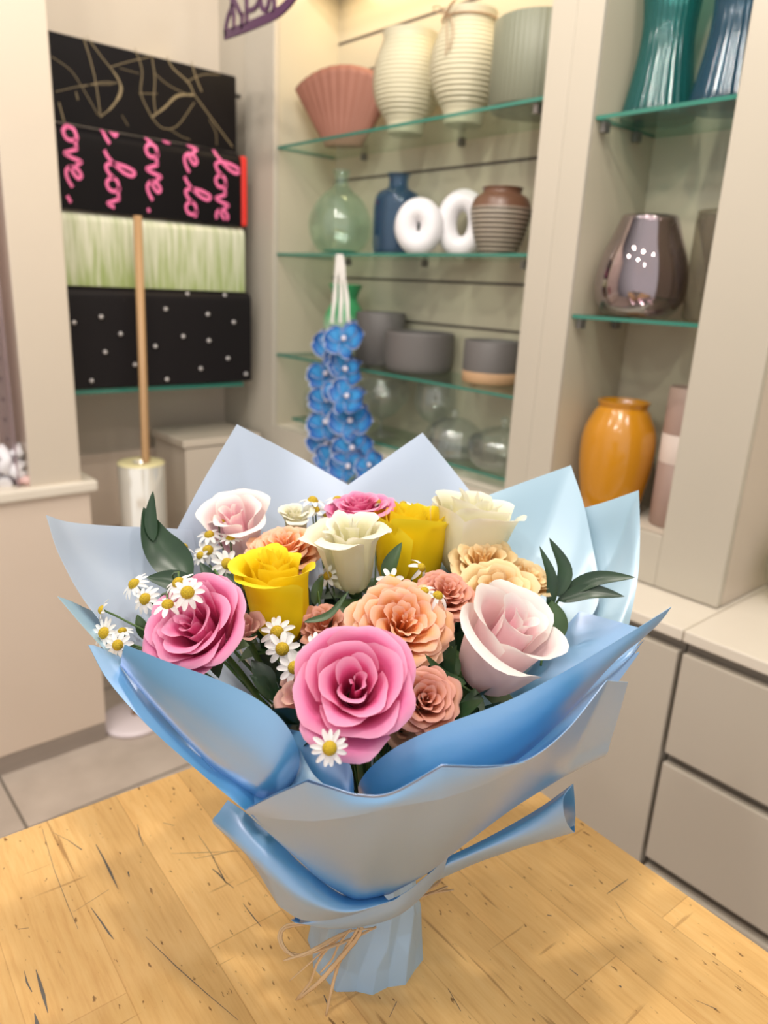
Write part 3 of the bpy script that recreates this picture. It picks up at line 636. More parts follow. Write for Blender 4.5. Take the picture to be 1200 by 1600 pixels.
for i, (px, py, s_, a0) in enumerate(((538, 529, 27, .3), (519, 542, 26, -.2), (510, 583, 27, .5), (541, 576, 27, -.3), (511, 624, 25, .2), (543, 619, 27, -.4), (510, 659, 28, .6), (548, 657, 29, .1), (511, 694, 29, -.2), (551, 699, 28, .4), (519, 719, 27, -.1), (545, 728, 28, .2), (578, 726, 22, .7), (527, 603, 22, 1.0), (530, 560, 20, .1))):
    c = on_y(px, py, YO+R.uniform(-.012, .012)); ax = _n((R.uniform(.1, .7), -1, R.uniform(-.1, .4))); s_ = s_*1.28*depth(c)/FPX
    h = G(); 
    for an, L_, w_ in ((0, 1, .62), (PI, 1, .62)): P, C_ = petal_disc(c-ax*.002, ax, an+a0, s_*L_, s_*w_, .15); h.grid(P, 0, col=C_)
    for an in (PI/2, PI*1.23, PI*1.77): P, C_ = petal_disc(c+ax*.000, ax, an+a0, s_*.95, s_*.36, -.1); h.grid(P, 0, col=C_)
    fl = build('orchid_flower', h, oblue, og, colname=1)
    build('flower_centre', G().ball(tuple(c+ax*.004), s_*.13, 0, 5), owhite, fl)
build('leaf', G().tube([on_y(560, 738, YO), on_y(548, 750, YO-.01), on_y(540, 757, YO-.01)], [.003, .009, .002], 6, 0, .3), mat('lime_leaf', (.22, .26, .03), .5), og)

# ================================================================= THE BOUQUET
# paper: matt plastic film, translucent sky blue
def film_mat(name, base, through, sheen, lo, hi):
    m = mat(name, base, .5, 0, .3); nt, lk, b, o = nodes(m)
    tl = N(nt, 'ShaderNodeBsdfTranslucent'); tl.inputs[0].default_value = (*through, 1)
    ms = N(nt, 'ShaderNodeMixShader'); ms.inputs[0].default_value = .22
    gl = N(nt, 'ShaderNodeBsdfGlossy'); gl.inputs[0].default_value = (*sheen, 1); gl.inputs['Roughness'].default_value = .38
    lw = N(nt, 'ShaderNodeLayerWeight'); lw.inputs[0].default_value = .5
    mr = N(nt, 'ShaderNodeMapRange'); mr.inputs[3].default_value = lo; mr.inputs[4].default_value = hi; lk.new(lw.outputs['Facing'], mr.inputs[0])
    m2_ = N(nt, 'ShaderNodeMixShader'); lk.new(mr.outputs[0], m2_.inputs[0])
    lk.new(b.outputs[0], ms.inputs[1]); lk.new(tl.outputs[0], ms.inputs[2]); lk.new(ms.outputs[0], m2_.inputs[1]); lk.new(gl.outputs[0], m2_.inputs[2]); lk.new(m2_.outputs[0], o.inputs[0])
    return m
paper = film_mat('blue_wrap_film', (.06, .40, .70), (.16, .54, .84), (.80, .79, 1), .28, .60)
footm = film_mat('foot_film_lit', (.42, .64, .86), (.36, .62, .84), (.66, .78, 1), .10, .35)  # blue film lightened for the foot, its frontal light painted into the colour
pale = film_mat('wrap_film_lit_lilac', (.52, .63, .77), (.46, .60, .80), (.80, .82, .92), .15, .4)  # lit copy of the blue film: paleness of back and left sheets painted in
soft = film_mat('wrap_film_lit_blue', (.40, .62, .74), (.36, .62, .78), (.80, .84, .94), .15, .4)  # milder lit copy of the blue film, light put into the base colour
wrapT = thing('bouquet_wrap', loc(0, .555, 0), 'sky-blue film sheets folded around the flowers, gathered to a crumpled foot on the workbench', 'bouquet wrap')
def sheet(rows, corners=(), nu=8, nv=8, label=None, name='paper_sheet', m=None):
    C3 = [[at(*p) for p in r] for r in rows]
    K = len(C3[0]); cs = sorted({0, K-1, *corners})
    def along(pts):
        out = []
        for a_, b_ in zip(cs[:-1], cs[1:]):
            seg = cr(pts[a_:b_+1], nu); out += seg if not out else seg[1:]
        return out
    A = [along(r) for r in C3]
    cols = [cr([A[i][j] for i in range(len(A))], nv) for j in range(len(A[0]))]
    P = [[cols[j][i] for j in range(len(cols))] for i in range(len(cols[0]))]
    ob = build(name, G().grid(P), m or paper, wrapT, solid=.0004)
    if label: ob['label'] = label
    return ob
def sheet2(T, Bm, corners=(), bulge=.004, rows=4, tail=None, nu=8, nv=6, label=None):
    A = [at(*p) for p in T]; Z_ = [at(*p) for p in Bm]; out = []
    for i in range(rows+1):
        v = i/rows; out.append([a*(1-v)+z*v-AV*bulge*math.sin(PI*v)*(math.sin(PI*min(max(j/(len(A)-1), .04), .96))**.5) for j, (a, z) in enumerate(zip(A, Z_))])
    if tail: out.append([at(*p) for p in tail])
    K = len(A); cs = sorted({0, K-1, *corners})
    def along(pts):
        o_ = []
        for a_, b_ in zip(cs[:-1], cs[1:]):
            sg_ = cr(pts[a_:b_+1], nu); o_ += sg_ if not o_ else sg_[1:]
        return o_
    Q = [along(r) for r in out]; cols = [cr([Q[i][j] for i in range(len(Q))], nv) for j in range(len(Q[0]))]
    ob = build('paper_sheet', G().grid([[cols[j][i] for j in range(len(cols))] for i in range(len(cols[0]))]), paper, wrapT, solid=.0004)
    if label: ob['label'] = label
    return ob
NK = (566, 1352, .552)                       # the neck where everything is tied
# back sheets (their insides show)
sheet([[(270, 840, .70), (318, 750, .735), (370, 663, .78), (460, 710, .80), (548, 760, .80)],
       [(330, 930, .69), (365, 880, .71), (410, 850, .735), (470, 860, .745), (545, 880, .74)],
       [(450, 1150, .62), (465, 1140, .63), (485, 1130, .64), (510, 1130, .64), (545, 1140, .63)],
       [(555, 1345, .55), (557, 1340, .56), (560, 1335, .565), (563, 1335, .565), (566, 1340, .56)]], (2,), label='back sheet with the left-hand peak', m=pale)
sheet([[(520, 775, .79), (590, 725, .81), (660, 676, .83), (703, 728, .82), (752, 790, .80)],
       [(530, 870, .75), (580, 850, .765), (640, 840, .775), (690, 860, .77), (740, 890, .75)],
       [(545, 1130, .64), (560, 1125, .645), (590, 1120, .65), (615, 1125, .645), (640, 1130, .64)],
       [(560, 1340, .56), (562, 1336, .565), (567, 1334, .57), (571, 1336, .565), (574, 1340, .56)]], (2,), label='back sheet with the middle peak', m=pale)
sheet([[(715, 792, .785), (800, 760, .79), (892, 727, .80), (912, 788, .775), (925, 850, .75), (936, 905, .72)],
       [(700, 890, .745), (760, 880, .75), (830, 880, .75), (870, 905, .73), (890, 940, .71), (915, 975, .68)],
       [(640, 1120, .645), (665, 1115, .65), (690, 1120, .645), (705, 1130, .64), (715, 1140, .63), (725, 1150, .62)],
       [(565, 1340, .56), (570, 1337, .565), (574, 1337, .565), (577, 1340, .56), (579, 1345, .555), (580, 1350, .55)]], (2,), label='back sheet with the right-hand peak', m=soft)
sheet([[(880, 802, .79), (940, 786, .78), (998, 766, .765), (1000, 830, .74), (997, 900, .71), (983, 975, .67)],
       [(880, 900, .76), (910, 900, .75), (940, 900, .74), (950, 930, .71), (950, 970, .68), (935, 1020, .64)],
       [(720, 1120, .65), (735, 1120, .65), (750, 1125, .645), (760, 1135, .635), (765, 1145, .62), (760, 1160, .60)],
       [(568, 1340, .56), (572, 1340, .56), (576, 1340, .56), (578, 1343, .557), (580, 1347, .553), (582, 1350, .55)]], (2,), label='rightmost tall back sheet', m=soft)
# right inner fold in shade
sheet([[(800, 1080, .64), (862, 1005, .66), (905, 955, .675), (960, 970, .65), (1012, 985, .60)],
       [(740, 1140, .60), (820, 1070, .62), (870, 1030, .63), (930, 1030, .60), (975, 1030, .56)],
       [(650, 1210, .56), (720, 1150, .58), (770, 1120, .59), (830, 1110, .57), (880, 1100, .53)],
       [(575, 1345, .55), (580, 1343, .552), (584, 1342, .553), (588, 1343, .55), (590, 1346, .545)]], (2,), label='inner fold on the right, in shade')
# left sheets
sheet([[(72, 805, .62), (110, 816, .64), (180, 822, .67), (240, 824, .69), (300, 828, .71)],
       [(95, 872, .60), (140, 890, .625), (200, 900, .65), (260, 905, .67), (320, 910, .69)],
       [(150, 962, .575), (200, 985, .59), (250, 1000, .61), (310, 1010, .63), (370, 1010, .65)],
       [(290, 1110, .54), (330, 1130, .55), (370, 1140, .56), (410, 1150, .57), (450, 1150, .58)],
       [(545, 1350, .53), (550, 1350, .54), (554, 1348, .545), (558, 1346, .55), (560, 1345, .555)]], (), label='left sheet curving out to a point', m=pale)
sheet([[(90, 932, .575), (112, 940, .585), (145, 955, .595), (190, 970, .605)],
       [(140, 990, .555), (165, 1000, .563), (195, 1010, .573), (240, 1025, .583)],
       [(215, 1068, .53), (240, 1075, .537), (270, 1085, .545), (310, 1095, .555)],
       [(330, 1180, .50), (350, 1185, .505), (375, 1190, .51), (405, 1195, .52)],
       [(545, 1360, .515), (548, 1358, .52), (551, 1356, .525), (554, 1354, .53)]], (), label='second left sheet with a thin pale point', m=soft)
# outer dark-blue strip on the left
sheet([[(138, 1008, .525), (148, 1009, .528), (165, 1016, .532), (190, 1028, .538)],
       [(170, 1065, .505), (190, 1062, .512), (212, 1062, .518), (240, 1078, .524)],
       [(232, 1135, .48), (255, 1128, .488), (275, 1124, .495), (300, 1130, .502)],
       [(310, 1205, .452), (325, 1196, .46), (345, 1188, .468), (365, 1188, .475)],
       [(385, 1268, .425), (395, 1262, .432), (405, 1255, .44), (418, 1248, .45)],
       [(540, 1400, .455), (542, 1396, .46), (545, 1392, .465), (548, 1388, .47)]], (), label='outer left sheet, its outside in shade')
# front-left flap: greyish outside, curling in at its right end
sheet2([(195, 1007, .515), (262, 1034, .487), (335, 1060, .465), (398, 1090, .449), (440, 1124, .440), (462, 1160, .437), (468, 1192, .440), (460, 1218, .446), (445, 1236, .452)],
       [(189, 1036, .516), (232, 1086, .490), (285, 1142, .467), (330, 1184, .450), (368, 1214, .440), (395, 1230, .434), (413, 1238, .435), (424, 1242, .440), (432, 1244, .448)],
       bulge=.005, tail=[(188, 1040, .523), (229, 1090, .500), (281, 1148, .478), (325, 1192, .462), (363, 1224, .452), (391, 1242, .446), (410, 1252, .446), (421, 1256, .450), (430, 1254, .454)], label='front-left flap with a rolled edge')
sheet([[(469, 1172, .441), (479, 1192, .441), (490, 1210, .436), (506, 1226, .426)],
       [(468, 1196, .444), (472, 1208, .440), (478, 1221, .433), (484, 1236, .421)],
       [(458, 1222, .446), (457, 1230, .441), (458, 1238, .433), (460, 1246, .419)],
       [(440, 1238, .448), (438, 1244, .441), (438, 1250, .432), (440, 1256, .420)]], (), label='pale inside of the rolled edge', m=soft)
# shaded sheet in the middle-left mouth
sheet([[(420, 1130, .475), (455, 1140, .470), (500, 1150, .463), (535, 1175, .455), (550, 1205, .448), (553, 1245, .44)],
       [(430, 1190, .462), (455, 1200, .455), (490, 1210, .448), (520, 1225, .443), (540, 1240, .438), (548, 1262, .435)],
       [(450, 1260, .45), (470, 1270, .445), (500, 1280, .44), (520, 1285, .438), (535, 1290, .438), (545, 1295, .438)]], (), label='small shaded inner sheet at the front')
# medium layer tucked between flap and strip
sheet([[(262, 1110, .500), (290, 1118, .500), (330, 1150, .487), (370, 1190, .472), (410, 1225, .455)],
       [(285, 1150, .482), (312, 1158, .480), (345, 1180, .470), (378, 1212, .458), (412, 1240, .446)],
       [(322, 1190, .462), (338, 1198, .460), (362, 1216, .452), (388, 1238, .444), (416, 1256, .438)],
       [(368, 1240, .440), (376, 1246, .438), (388, 1254, .436), (404, 1262, .434), (424, 1272, .432)]], (), label='tucked layer below the front-left flap')
# big front-right flap, grey-lit rim, curling in at the centre
sheet2([(1049, 948, .515), (1000, 979, .500), (905, 1036, .480), (800, 1092, .462), (700, 1130, .449), (628, 1162, .442), (584, 1194, .441), (562, 1222, .446), (560, 1240, .452)],
       [(1010, 992, .513), (962, 1032, .499), (892, 1106, .480), (826, 1166, .463), (762, 1206, .452), (700, 1224, .444), (650, 1246, .440), (612, 1258, .440), (585, 1266, .446)],
       bulge=.006, tail=[(1007, 995, .518), (957, 1037, .507), (888, 1114, .490), (823, 1176, .474), (759, 1218, .463), (700, 1236, .455), (650, 1260, .450), (612, 1272, .448), (582, 1278, .450)], label='long front-right flap with a lit rim')
sheet([[(1007, 1000, .515), (985, 1018, .516), (930, 1055, .505), (870, 1100, .494), (820, 1140, .482)],
       [(1000, 1008, .516), (975, 1036, .511), (918, 1084, .500), (858, 1130, .486), (806, 1170, .474)],
       [(992, 1020, .518), (962, 1052, .512), (905, 1102, .500), (850, 1150, .484), (796, 1192, .470)],
       [(960, 1056, .514), (928, 1104, .504), (885, 1172, .490), (838, 1212, .478), (790, 1238, .468)],
       [(590, 1372, .475), (588, 1374, .473), (585, 1376, .471), (582, 1378, .47), (580, 1380, .47)]], (), label='saturated blue layer under the long flap')
# front cone and its right-hand corner
sheet2([(383, 1264, .428), (430, 1240, .410), (482, 1217, .394), (520, 1230, .384), (560, 1241, .378), (612, 1238, .375), (690, 1195, .378), (770, 1196, .388), (824, 1187, .400), (884, 1142, .418), (948, 1063, .445), (981, 1066, .452)],
       [(410, 1292, .430), (438, 1318, .434), (468, 1345, .438), (500, 1374, .444), (532, 1394, .448), (562, 1406, .450), (610, 1396, .454), (668, 1364, .460), (730, 1316, .468), (800, 1264, .475), (880, 1214, .478), (946, 1180, .470)],
       (2, 6, 10), .004, 4, [(416, 1290, .445), (444, 1314, .452), (474, 1338, .458), (506, 1364, .462), (536, 1384, .465), (566, 1394, .466), (610, 1386, .470), (664, 1354, .478), (722, 1308, .488), (788, 1258, .496), (866, 1204, .500), (930, 1160, .494)], label='broad front sheet with a corner standing out at right')
sheet2([(383, 1266, .424), (425, 1245, .407), (478, 1222, .391), (520, 1234, .381), (560, 1245, .375), (612, 1242, .372), (690, 1199, .375), (765, 1200, .384), (818, 1191, .395)],
       [(388, 1272, .424), (440, 1280, .401), (490, 1283, .386), (525, 1279, .378), (562, 1273, .373), (612, 1262, .371), (690, 1248, .374), (760, 1224, .386), (822, 1192, .398)], (2, 6), .001, 3, label='narrow folded-over rim along the top of the front sheet')
# lower right flap
sheet([[(894, 1226, .475), (850, 1258, .478), (800, 1288, .480), (740, 1320, .480), (670, 1352, .478)],
       [(880, 1248, .466), (838, 1278, .470), (792, 1304, .473), (736, 1330, .475), (668, 1362, .475)],
       [(884, 1282, .462), (842, 1300, .466), (796, 1316, .470), (736, 1338, .473), (668, 1370, .475)],
       [(897, 1300, .470), (850, 1313, .473), (800, 1326, .475), (738, 1346, .477), (666, 1378, .478)],
       [(898, 1290, .482), (852, 1310, .484), (802, 1328, .485), (740, 1350, .484), (664, 1384, .482)]], (), label='lower right flap with a rolled edge')
sheet([[(896, 1224, .484), (898, 1250, .486), (899, 1275, .488), (897, 1301, .486)],
       [(862, 1255, .492), (866, 1272, .494), (870, 1290, .495), (868, 1308, .492)],
       [(800, 1292, .495), (802, 1304, .496), (804, 1314, .496), (802, 1326, .494)],
       [(700, 1345, .495), (700, 1352, .495), (700, 1358, .495), (698, 1366, .493)]], (), label='back layer of the lower right flap')
# lower left sheet
sheet([[(356, 1250, .470), (384, 1270, .462), (430, 1310, .452), (480, 1358, .448), (540, 1400, .452), (600, 1400, .456)],
       [(343, 1268, .466), (376, 1294, .452), (420, 1334, .440), (474, 1380, .436), (540, 1412, .440), (606, 1406, .447)],
       [(333, 1286, .464), (368, 1316, .448), (414, 1358, .435), (470, 1402, .430), (540, 1424, .434), (612, 1408, .444)],
       [(365, 1312, .458), (388, 1338, .446), (425, 1384, .436), (475, 1420, .432), (545, 1428, .436), (620, 1404, .446)],
       [(400, 1346, .455), (413, 1378, .446), (436, 1416, .440), (478, 1438, .438), (548, 1430, .441), (628, 1398, .450)]], (2,), label='lower left sheet with a folded corner')
sheet([[(478, 1441, .447), (520, 1434, .444), (562, 1424, .443), (620, 1402, .448), (660, 1374, .458), (700, 1338, .47)],
       [(466, 1443, .447), (515, 1446, .444), (560, 1440, .443), (618, 1422, .448), (655, 1394, .459), (696, 1350, .471)],
       [(455, 1437, .450), (505, 1450, .447), (556, 1449, .447), (610, 1436, .452), (648, 1412, .463), (690, 1366, .474)],
       [(470, 1434, .462), (515, 1444, .460), (558, 1444, .460), (606, 1432, .464), (640, 1410, .472), (680, 1372, .480)]], (), label='turned-out pale lower rim at the front')
sheet([[(455, 1412, .455), (462, 1420, .455), (470, 1428, .455)], [(458, 1428, .455), (463, 1436, .455), (470, 1440, .455)], [(463, 1437, .456), (467, 1441, .456), (474, 1436, .456)]], (), 4, 4, label='tiny blue corner poking out at lower left')
# crumpled foot
def tri(x): return 2*abs(2*(x-math.floor(x+.5)))-1
rows = []
NF = 22; fr2 = random.Random(12); NR = 6
for i in range(NR):
    v = i/(NR-1); row = []
    for k in range(NF):
        a = 2*PI*(k+.35*i+(fr2.uniform(-.25, .25) if i else 0))/NF
        rb_ = .0545-.019*v**.9+.003*math.sin(PI*v)
        fold = (.055 if k % 2 else -.055)*(.5+v)+.05*tri(k/NF*4+.3*v)+fr2.uniform(-.03, .03)*(1 if 0 < i else .3)
        r_ = rb_*(1+.035*math.cos(4*a+.9)*(1-v))*(1+fold); hh = .112*v+(0 if i == 0 else fr2.uniform(-.007, .007))
        row.append(loc(r_*math.cos(a)+.003, .552+r_*math.sin(a), hh))
    rows.append(row)
g = G(); fs = []
for i in range(NR-1):
    for k in range(NF):
        A_, B_, C3_, D_ = i*NF+k, i*NF+(k+1) % NF, (i+1)*NF+(k+1) % NF, (i+1)*NF+k
        fs += [(A_, B_, D_), (B_, C3_, D_)]
g.add([p for r in rows for p in r], fs, 0, False)
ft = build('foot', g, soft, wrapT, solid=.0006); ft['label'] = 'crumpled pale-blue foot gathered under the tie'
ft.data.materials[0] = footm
bv = ft.modifiers.new('bevel', 'BEVEL'); bv.width = .0012; bv.segments = 2; bv.limit_method = 'NONE'; ft.modifiers.move(2, 0)
g = G().tube([loc(.003, .555, .105), loc(.003, .555, .150)], [.034, .030], 24); build('gathered_neck', g, paper, wrapT)

# raffia tie
rf = noise_mat('raffia', (.66, .46, .26), (.55, .37, .20), 25, (1, 1, 1), rough=.6)
rt = thing('raffia_tie', at(545, 1455, .49), 'natural raffia strands tied around the bouquet foot, loop and ends hanging left', 'tie')
def strand(pts, w, name='strand'):
    P3 = cr([at(*p) for p in pts], 7); Pr = []
    n_ = len(P3)
    g = G().tube(P3, [w*(1-.35*abs(2*i/(n_-1)-1)**3+.12*math.sin(i*1.7)) for i in range(n_)], 6, 0, .35)
    return build(name, g, rf, rt)
strand([(588, 1448, .494), (560, 1462, .492), (520, 1478, .485), (470, 1492, .482), (445, 1484, .486), (436, 1462, .492), (448, 1446, .497), (478, 1442, .500), (505, 1441, .502)], .0016, 'loop')
strand([(585, 1450, .493), (545, 1456, .490), (505, 1478, .483), (470, 1494, .480), (452, 1489, .483), (440, 1470, .49), (444, 1452, .495), (470, 1445, .50), (510, 1440, .503)], .0012, 'loop')
strand([(550, 1452, .491), (520, 1466, .487), (480, 1488, .481), (443, 1501, .479)], .0013)
strand([(566, 1448, .493), (556, 1468, .489), (525, 1505, .484), (498, 1535, .480), (464, 1562, .478)], .0022)
strand([(545, 1455, .492), (515, 1478, .488), (496, 1505, .484), (484, 1535, .481), (462, 1563, .478)], .0015)
strand([(540, 1458, .492), (505, 1486, .487), (478, 1510, .483), (452, 1533, .480)], .0008)
strand([(560, 1450, .490), (535, 1492, .487), (522, 1530, .483), (509, 1588, .4755)], .0015)
strand([(548, 1452, .489), (530, 1475, .487), (518, 1500, .485), (500, 1520, .483)], .0010)
for p in ([(636, 1404, .515), (665, 1398, .512), (700, 1385, .51)], [(640, 1410, .515), (672, 1396, .512), (709, 1390, .51)], [(645, 1400, .515), (680, 1384, .512), (690, 1372, .51), (684, 1366, .509)], [(650, 1405, .514), (685, 1378, .512), (694, 1368, .51)]):
    strand(p, .0017, 'strand_end')
build('binding', G().tube([loc(.003+.040*math.cos(a), .555+.040*math.sin(a), .104+.003*math.sin(3*a)) for a in [2*PI*k/40 for k in range(41)]], .0035, 8), rf, rt)

# ---------------------------------------------------------------- petals and blooms
def petal_mat(name, inner, outer, rim=None, trans=.26):
    m = mat(name, outer, .55, 0, .25); nt, lk, b, o = nodes(m)
    vc = N(nt, 'ShaderNodeVertexColor'); vc.layer_name = 'tone'
    sx = N(nt, 'ShaderNodeSeparateColor'); lk.new(vc.outputs[0], sx.inputs[0])
    mx = N(nt, 'ShaderNodeMix', data_type='RGBA'); lk.new(sx.outputs[0], mx.inputs[0]); mx.inputs[6].default_value = (*inner, 1); mx.inputs[7].default_value = (*outer, 1)
    m2 = N(nt, 'ShaderNodeMix', data_type='RGBA'); lk.new(sx.outputs[1], m2.inputs[0]); lk.new(mx.outputs[2], m2.inputs[6]); m2.inputs[7].default_value = (*(rim or outer), 1)
    lk.new(m2.outputs[2], b.inputs['Base Color'])
    nz = N(nt, 'ShaderNodeTexNoise'); nz.inputs['Scale'].default_value = 260; nz.inputs['Detail'].default_value = 3
    bp = N(nt, 'ShaderNodeBump'); bp.inputs['Strength'].default_value = .25; bp.inputs['Distance'].default_value = .0006; lk.new(nz.outputs[0], bp.inputs['Height']); lk.new(bp.outputs[0], b.inputs['Normal'])
    tl = N(nt, 'ShaderNodeBsdfTranslucent'); lk.new(m2.outputs[2], tl.inputs[0])
    ms = N(nt, 'ShaderNodeMixShader'); ms.inputs[0].default_value = trans
    lk.new(b.outputs[0], ms.inputs[1]); lk.new(tl.outputs[0], ms.inputs[2]); lk.new(ms.outputs[0], o.inputs[0]); return m
PINK = petal_mat('pink_petal', (.80, .065, .28), (.89, .23, .46), (.93, .43, .62))
CORAL = petal_mat('coral_petal', (.95, .36, .08), (.97, .55, .27), (.98, .62, .46))
SALMON = petal_mat('salmon_petal', (.78, .26, .12), (.82, .42, .28), (.84, .44, .36))
YELLOW = petal_mat('yellow_petal', (.97, .66, .006), (.98, .75, .008), (1, .82, .04))
WHITE = petal_mat('white_petal', (.90, .86, .48), (.90, .87, .66), (.95, .93, .82))
BLUSH = petal_mat('blush_petal', (.90, .20, .40), (.95, .80, .77), (.97, .93, .88))
PEACH = petal_mat('peach_yellow_petal', (.93, .52, .14), (.94, .70, .36), (.94, .76, .46))
DUSTY = petal_mat('dusty_pink_petal', (.70, .36, .34), (.78, .46, .42), (.76, .48, .38))
green = noise_mat('stem_green', (.08, .16, .035), (.06, .12, .03), 40, rough=.45)
leafm = noise_mat('dark_leaf', (.022, .060, .022), (.014, .040, .018), 30, rough=.32)
leafb = noise_mat('mid_leaf', (.05, .105, .03), (.035, .08, .022), 30, rough=.4)
def frame(ax, roll=0):
    ax = _n(ax); a = np.cross((0, 0, 1), ax) if abs(ax[2]) < .97 else np.array([1., 0, 0]); a = _n(a); b = np.cross(ax, a)
    return a*math.cos(roll)+b*math.sin(roll), -a*math.sin(roll)+b*math.cos(roll), ax
def petal(phi, L, turn, a0, a1, a2, half, spiral, ruf, ph, t, nv=13, nu=15, tip=0, notch=0):
    """local coordinates; path leaves the base at angle a0 from the axis, runs at a1, rim ends at a2"""
    path = [(0., 0.)]; M_ = 30
    for i in range(M_):
        s = (i+.5)/M_
        if s < turn: al = a0+(a1-a0)*(s/turn)**.8
        elif s < .70: al = a1
        else: al = a1+(a2-a1)*((s-.70)/.30)**1.6
        if s > .90 and t > .08: al += (.55+.75*t)*((s-.90)/.10)
        path.append((path[-1][0]+math.sin(al)*L/M_, path[-1][1]+math.cos(al)*L/M_))
    P = []; C_ = []
    for i in range(nv):
        v0 = i/(nv-1); row = []
        for j in range(nu):
            u = -1+2*j/(nu-1); edge = 1-.17*abs(u)**2.6+(tip*(1-abs(u))**2*.08)-(.05*notch*math.exp(-(u*5)**2))
            v = v0*edge; k = v*M_; k0 = min(int(k), M_-1); fr_ = k-k0
            r = path[k0][0]*(1-fr_)+path[k0+1][0]*fr_; z = path[k0][1]*(1-fr_)+path[k0+1][1]*fr_
            wv = math.sin(PI*min(.06+.60*v0, .5))**.8
            ang = phi+u*half*wv/(1+.0*r)
            w_ = ruf*L*(v0**3)*(math.sin(3.1*u+ph)+.6*math.sin(6.7*u+2.3*ph)+.35*math.sin(12*u+ph*3.7))
            r2 = max(r*(1+spiral*u)+w_*.8, 0); z2 = z+w_*.5
            row.append((r2*math.cos(ang), r2*math.sin(ang), z2))
            C_.append((min(max(t**.7*.85+.25*v0-.05, 0), 1), max((v0-.84)/.16, 0)*1.0+(.2*abs(u)**3)*v0, 0))
        P.append(row)
    return P, C_
NECK = loc(.003, .555, .115)
STY = {  # n, turn0, turn1, a1_0, a1_1, a2_0, a2_1, half0, half1, ruffle, Lo (outer length factor)
 'open':   dict(n=30, tn=(.06, .40), a1=(-14, 34), a2=(-6, 105), half=(1.5, .78), ruf=.018, lo=1.12, pw=.80, seen=.35),
 'swirl':  dict(n=34, tn=(.05, .42), a1=(-12, 42), a2=(0, 100), half=(1.3, .72), ruf=.014, lo=1.12, pw=.85, seen=.35),
 'ruffle': dict(n=52, tn=(.05, .30), a1=(-8, 55), a2=(25, 105), half=(.80, .50), ruf=.032, lo=1.05, pw=.75, seen=.35),
 'bud':    dict(n=16, tn=(.10, .30), a1=(-10, 8), a2=(-15, 75), half=(1.5, 1.05), ruf=.014, lo=1.0, pw=.9, seen=.5),
 'cup':    dict(n=17, tn=(.06, .38), a1=(-14, 20), a2=(-14, 95), half=(1.5, 1.0), ruf=.012, lo=1.1, pw=1.1, seen=.45),
 'spray':  dict(n=26, tn=(.07, .34), a1=(-10, 30), a2=(5, 95), half=(1.0, .75), ruf=.022, lo=1.05, pw=.85, seen=.4)}
def rose(name, label, px, py, d, rpx, ax, style, m, roll=0, seed=1, zsh=None, group=None, cat='rose', over={}, sep=True, stem=True, squash=1):
    st = dict(STY[style]); st.update(over); rr = random.Random(seed); n = st['n']
    c = at(px, py, d); rad = rpx*depth(c)/FPX; X_, Y_, Z_ = frame(vec(*ax), roll)
    pts = []; lp = lambda a, t: a[0]+(a[1]-a[0])*t
    for i in range(n):
        t = (i/(n-1))**st['pw']; D_ = math.radians
        jit = rr.uniform(-1, 1)
        P, C_ = petal(i*2.39996+rr.uniform(-.2, .2), 1*(.92+(st['lo']-.92)*t)*(1+.03*jit), lp(st['tn'], t), D_(88), D_(lp(st['a1'], t)+4*jit), D_(lp(st['a2'], t**1.5)+10*jit*t), lp(st['half'], t), .07+.04*t, st['ruf']*(.5+t)*rr.uniform(.7, 1.5), rr.uniform(0, 6), t, tip=rr.random(), notch=rr.random())
        pts.append((P, C_))
    allr = sorted(math.hypot(p[0], p[1]) for P, _ in pts for row in P for p in row); rm = allr[int(len(allr)*.99)]; k = rad/rm
    zm = max(p[2] for P, _ in pts for row in P for p in row); z0 = zm*(st['seen'] if zsh is None else zsh)
    tf = lambda p: c+k*(X_*p[0]+Y_*p[1]+Z_*(p[2]-z0)*squash)
    base = tf((0, 0, 0))
    th = thing(name, base, label, cat, group)
    for P, C_ in pts:
        build('petal', G().grid([[tf(p) for p in row] for row in P], 0, col=C_), m, th, colname=1)
    build('calyx', G().ball(tuple(base), rad*.16, 0, 6), leafb, th)
    if sep:
        for q in range(5):
            a = q*2*PI/5+.3; P = []
            for i in range(6):
                v = i/5; w = .13*math.sin(PI*(.15+.85*v)); rr2 = .10+.42*v; zz = -.02+.22*v-.25*v*v
                P.append([tf((rr2*math.cos(a)*1-s_*w*math.sin(a), rr2*math.sin(a)+s_*w*math.cos(a), zz*1.0)) for s_ in (-1, -.4, .4, 1)])
            build('sepal', G().grid(P), leafb, th)
    if stem:
        mid = (base+NECK)/2+np.array([0, 0, -.01]); s1 = base-Z_*rad*.6
        build('stem', G().tube(cr([base, s1*.7+mid*.3, mid, NECK+np.array([R.uniform(-.014, .014), R.uniform(-.014, .014), 0])], 4), .0028, 8), green, th)
    return th
GR = 'roses of the bouquet'
rose('rose', 'large bright-pink rose at the very front, above the blue mouth of the wrap', 553, 1082, .455, 96, (.02, -.62, .62), 'open', PINK, .4, 3, group='bright-pink roses', over=dict(half=(1.7, .95), n=22, pw=.9, a1=(-16, 40)))
rose('rose', 'large bright-pink rose at the left, resting against the grey-lit flap', 320, 992, .532, 83, (-.30, -.62, .70), 'swirl', PINK, 1.2, 5, group='bright-pink roses', over=dict(half=(1.6, .85), n=27, a1=(-14, 36)))
rose('rose', 'small bright-pink rose at the back, peeking above the white one', 560, 812, .725, 52, (0, -.25, 1), 'open', PINK, .2, 11, group='bright-pink roses')
rose('garden_rose', 'big coral-orange ruffled rose in the middle of the bouquet', 625, 985, .545, 80, (.12, -.60, .62), 'ruffle', CORAL, .3, 8, group='coral garden roses')
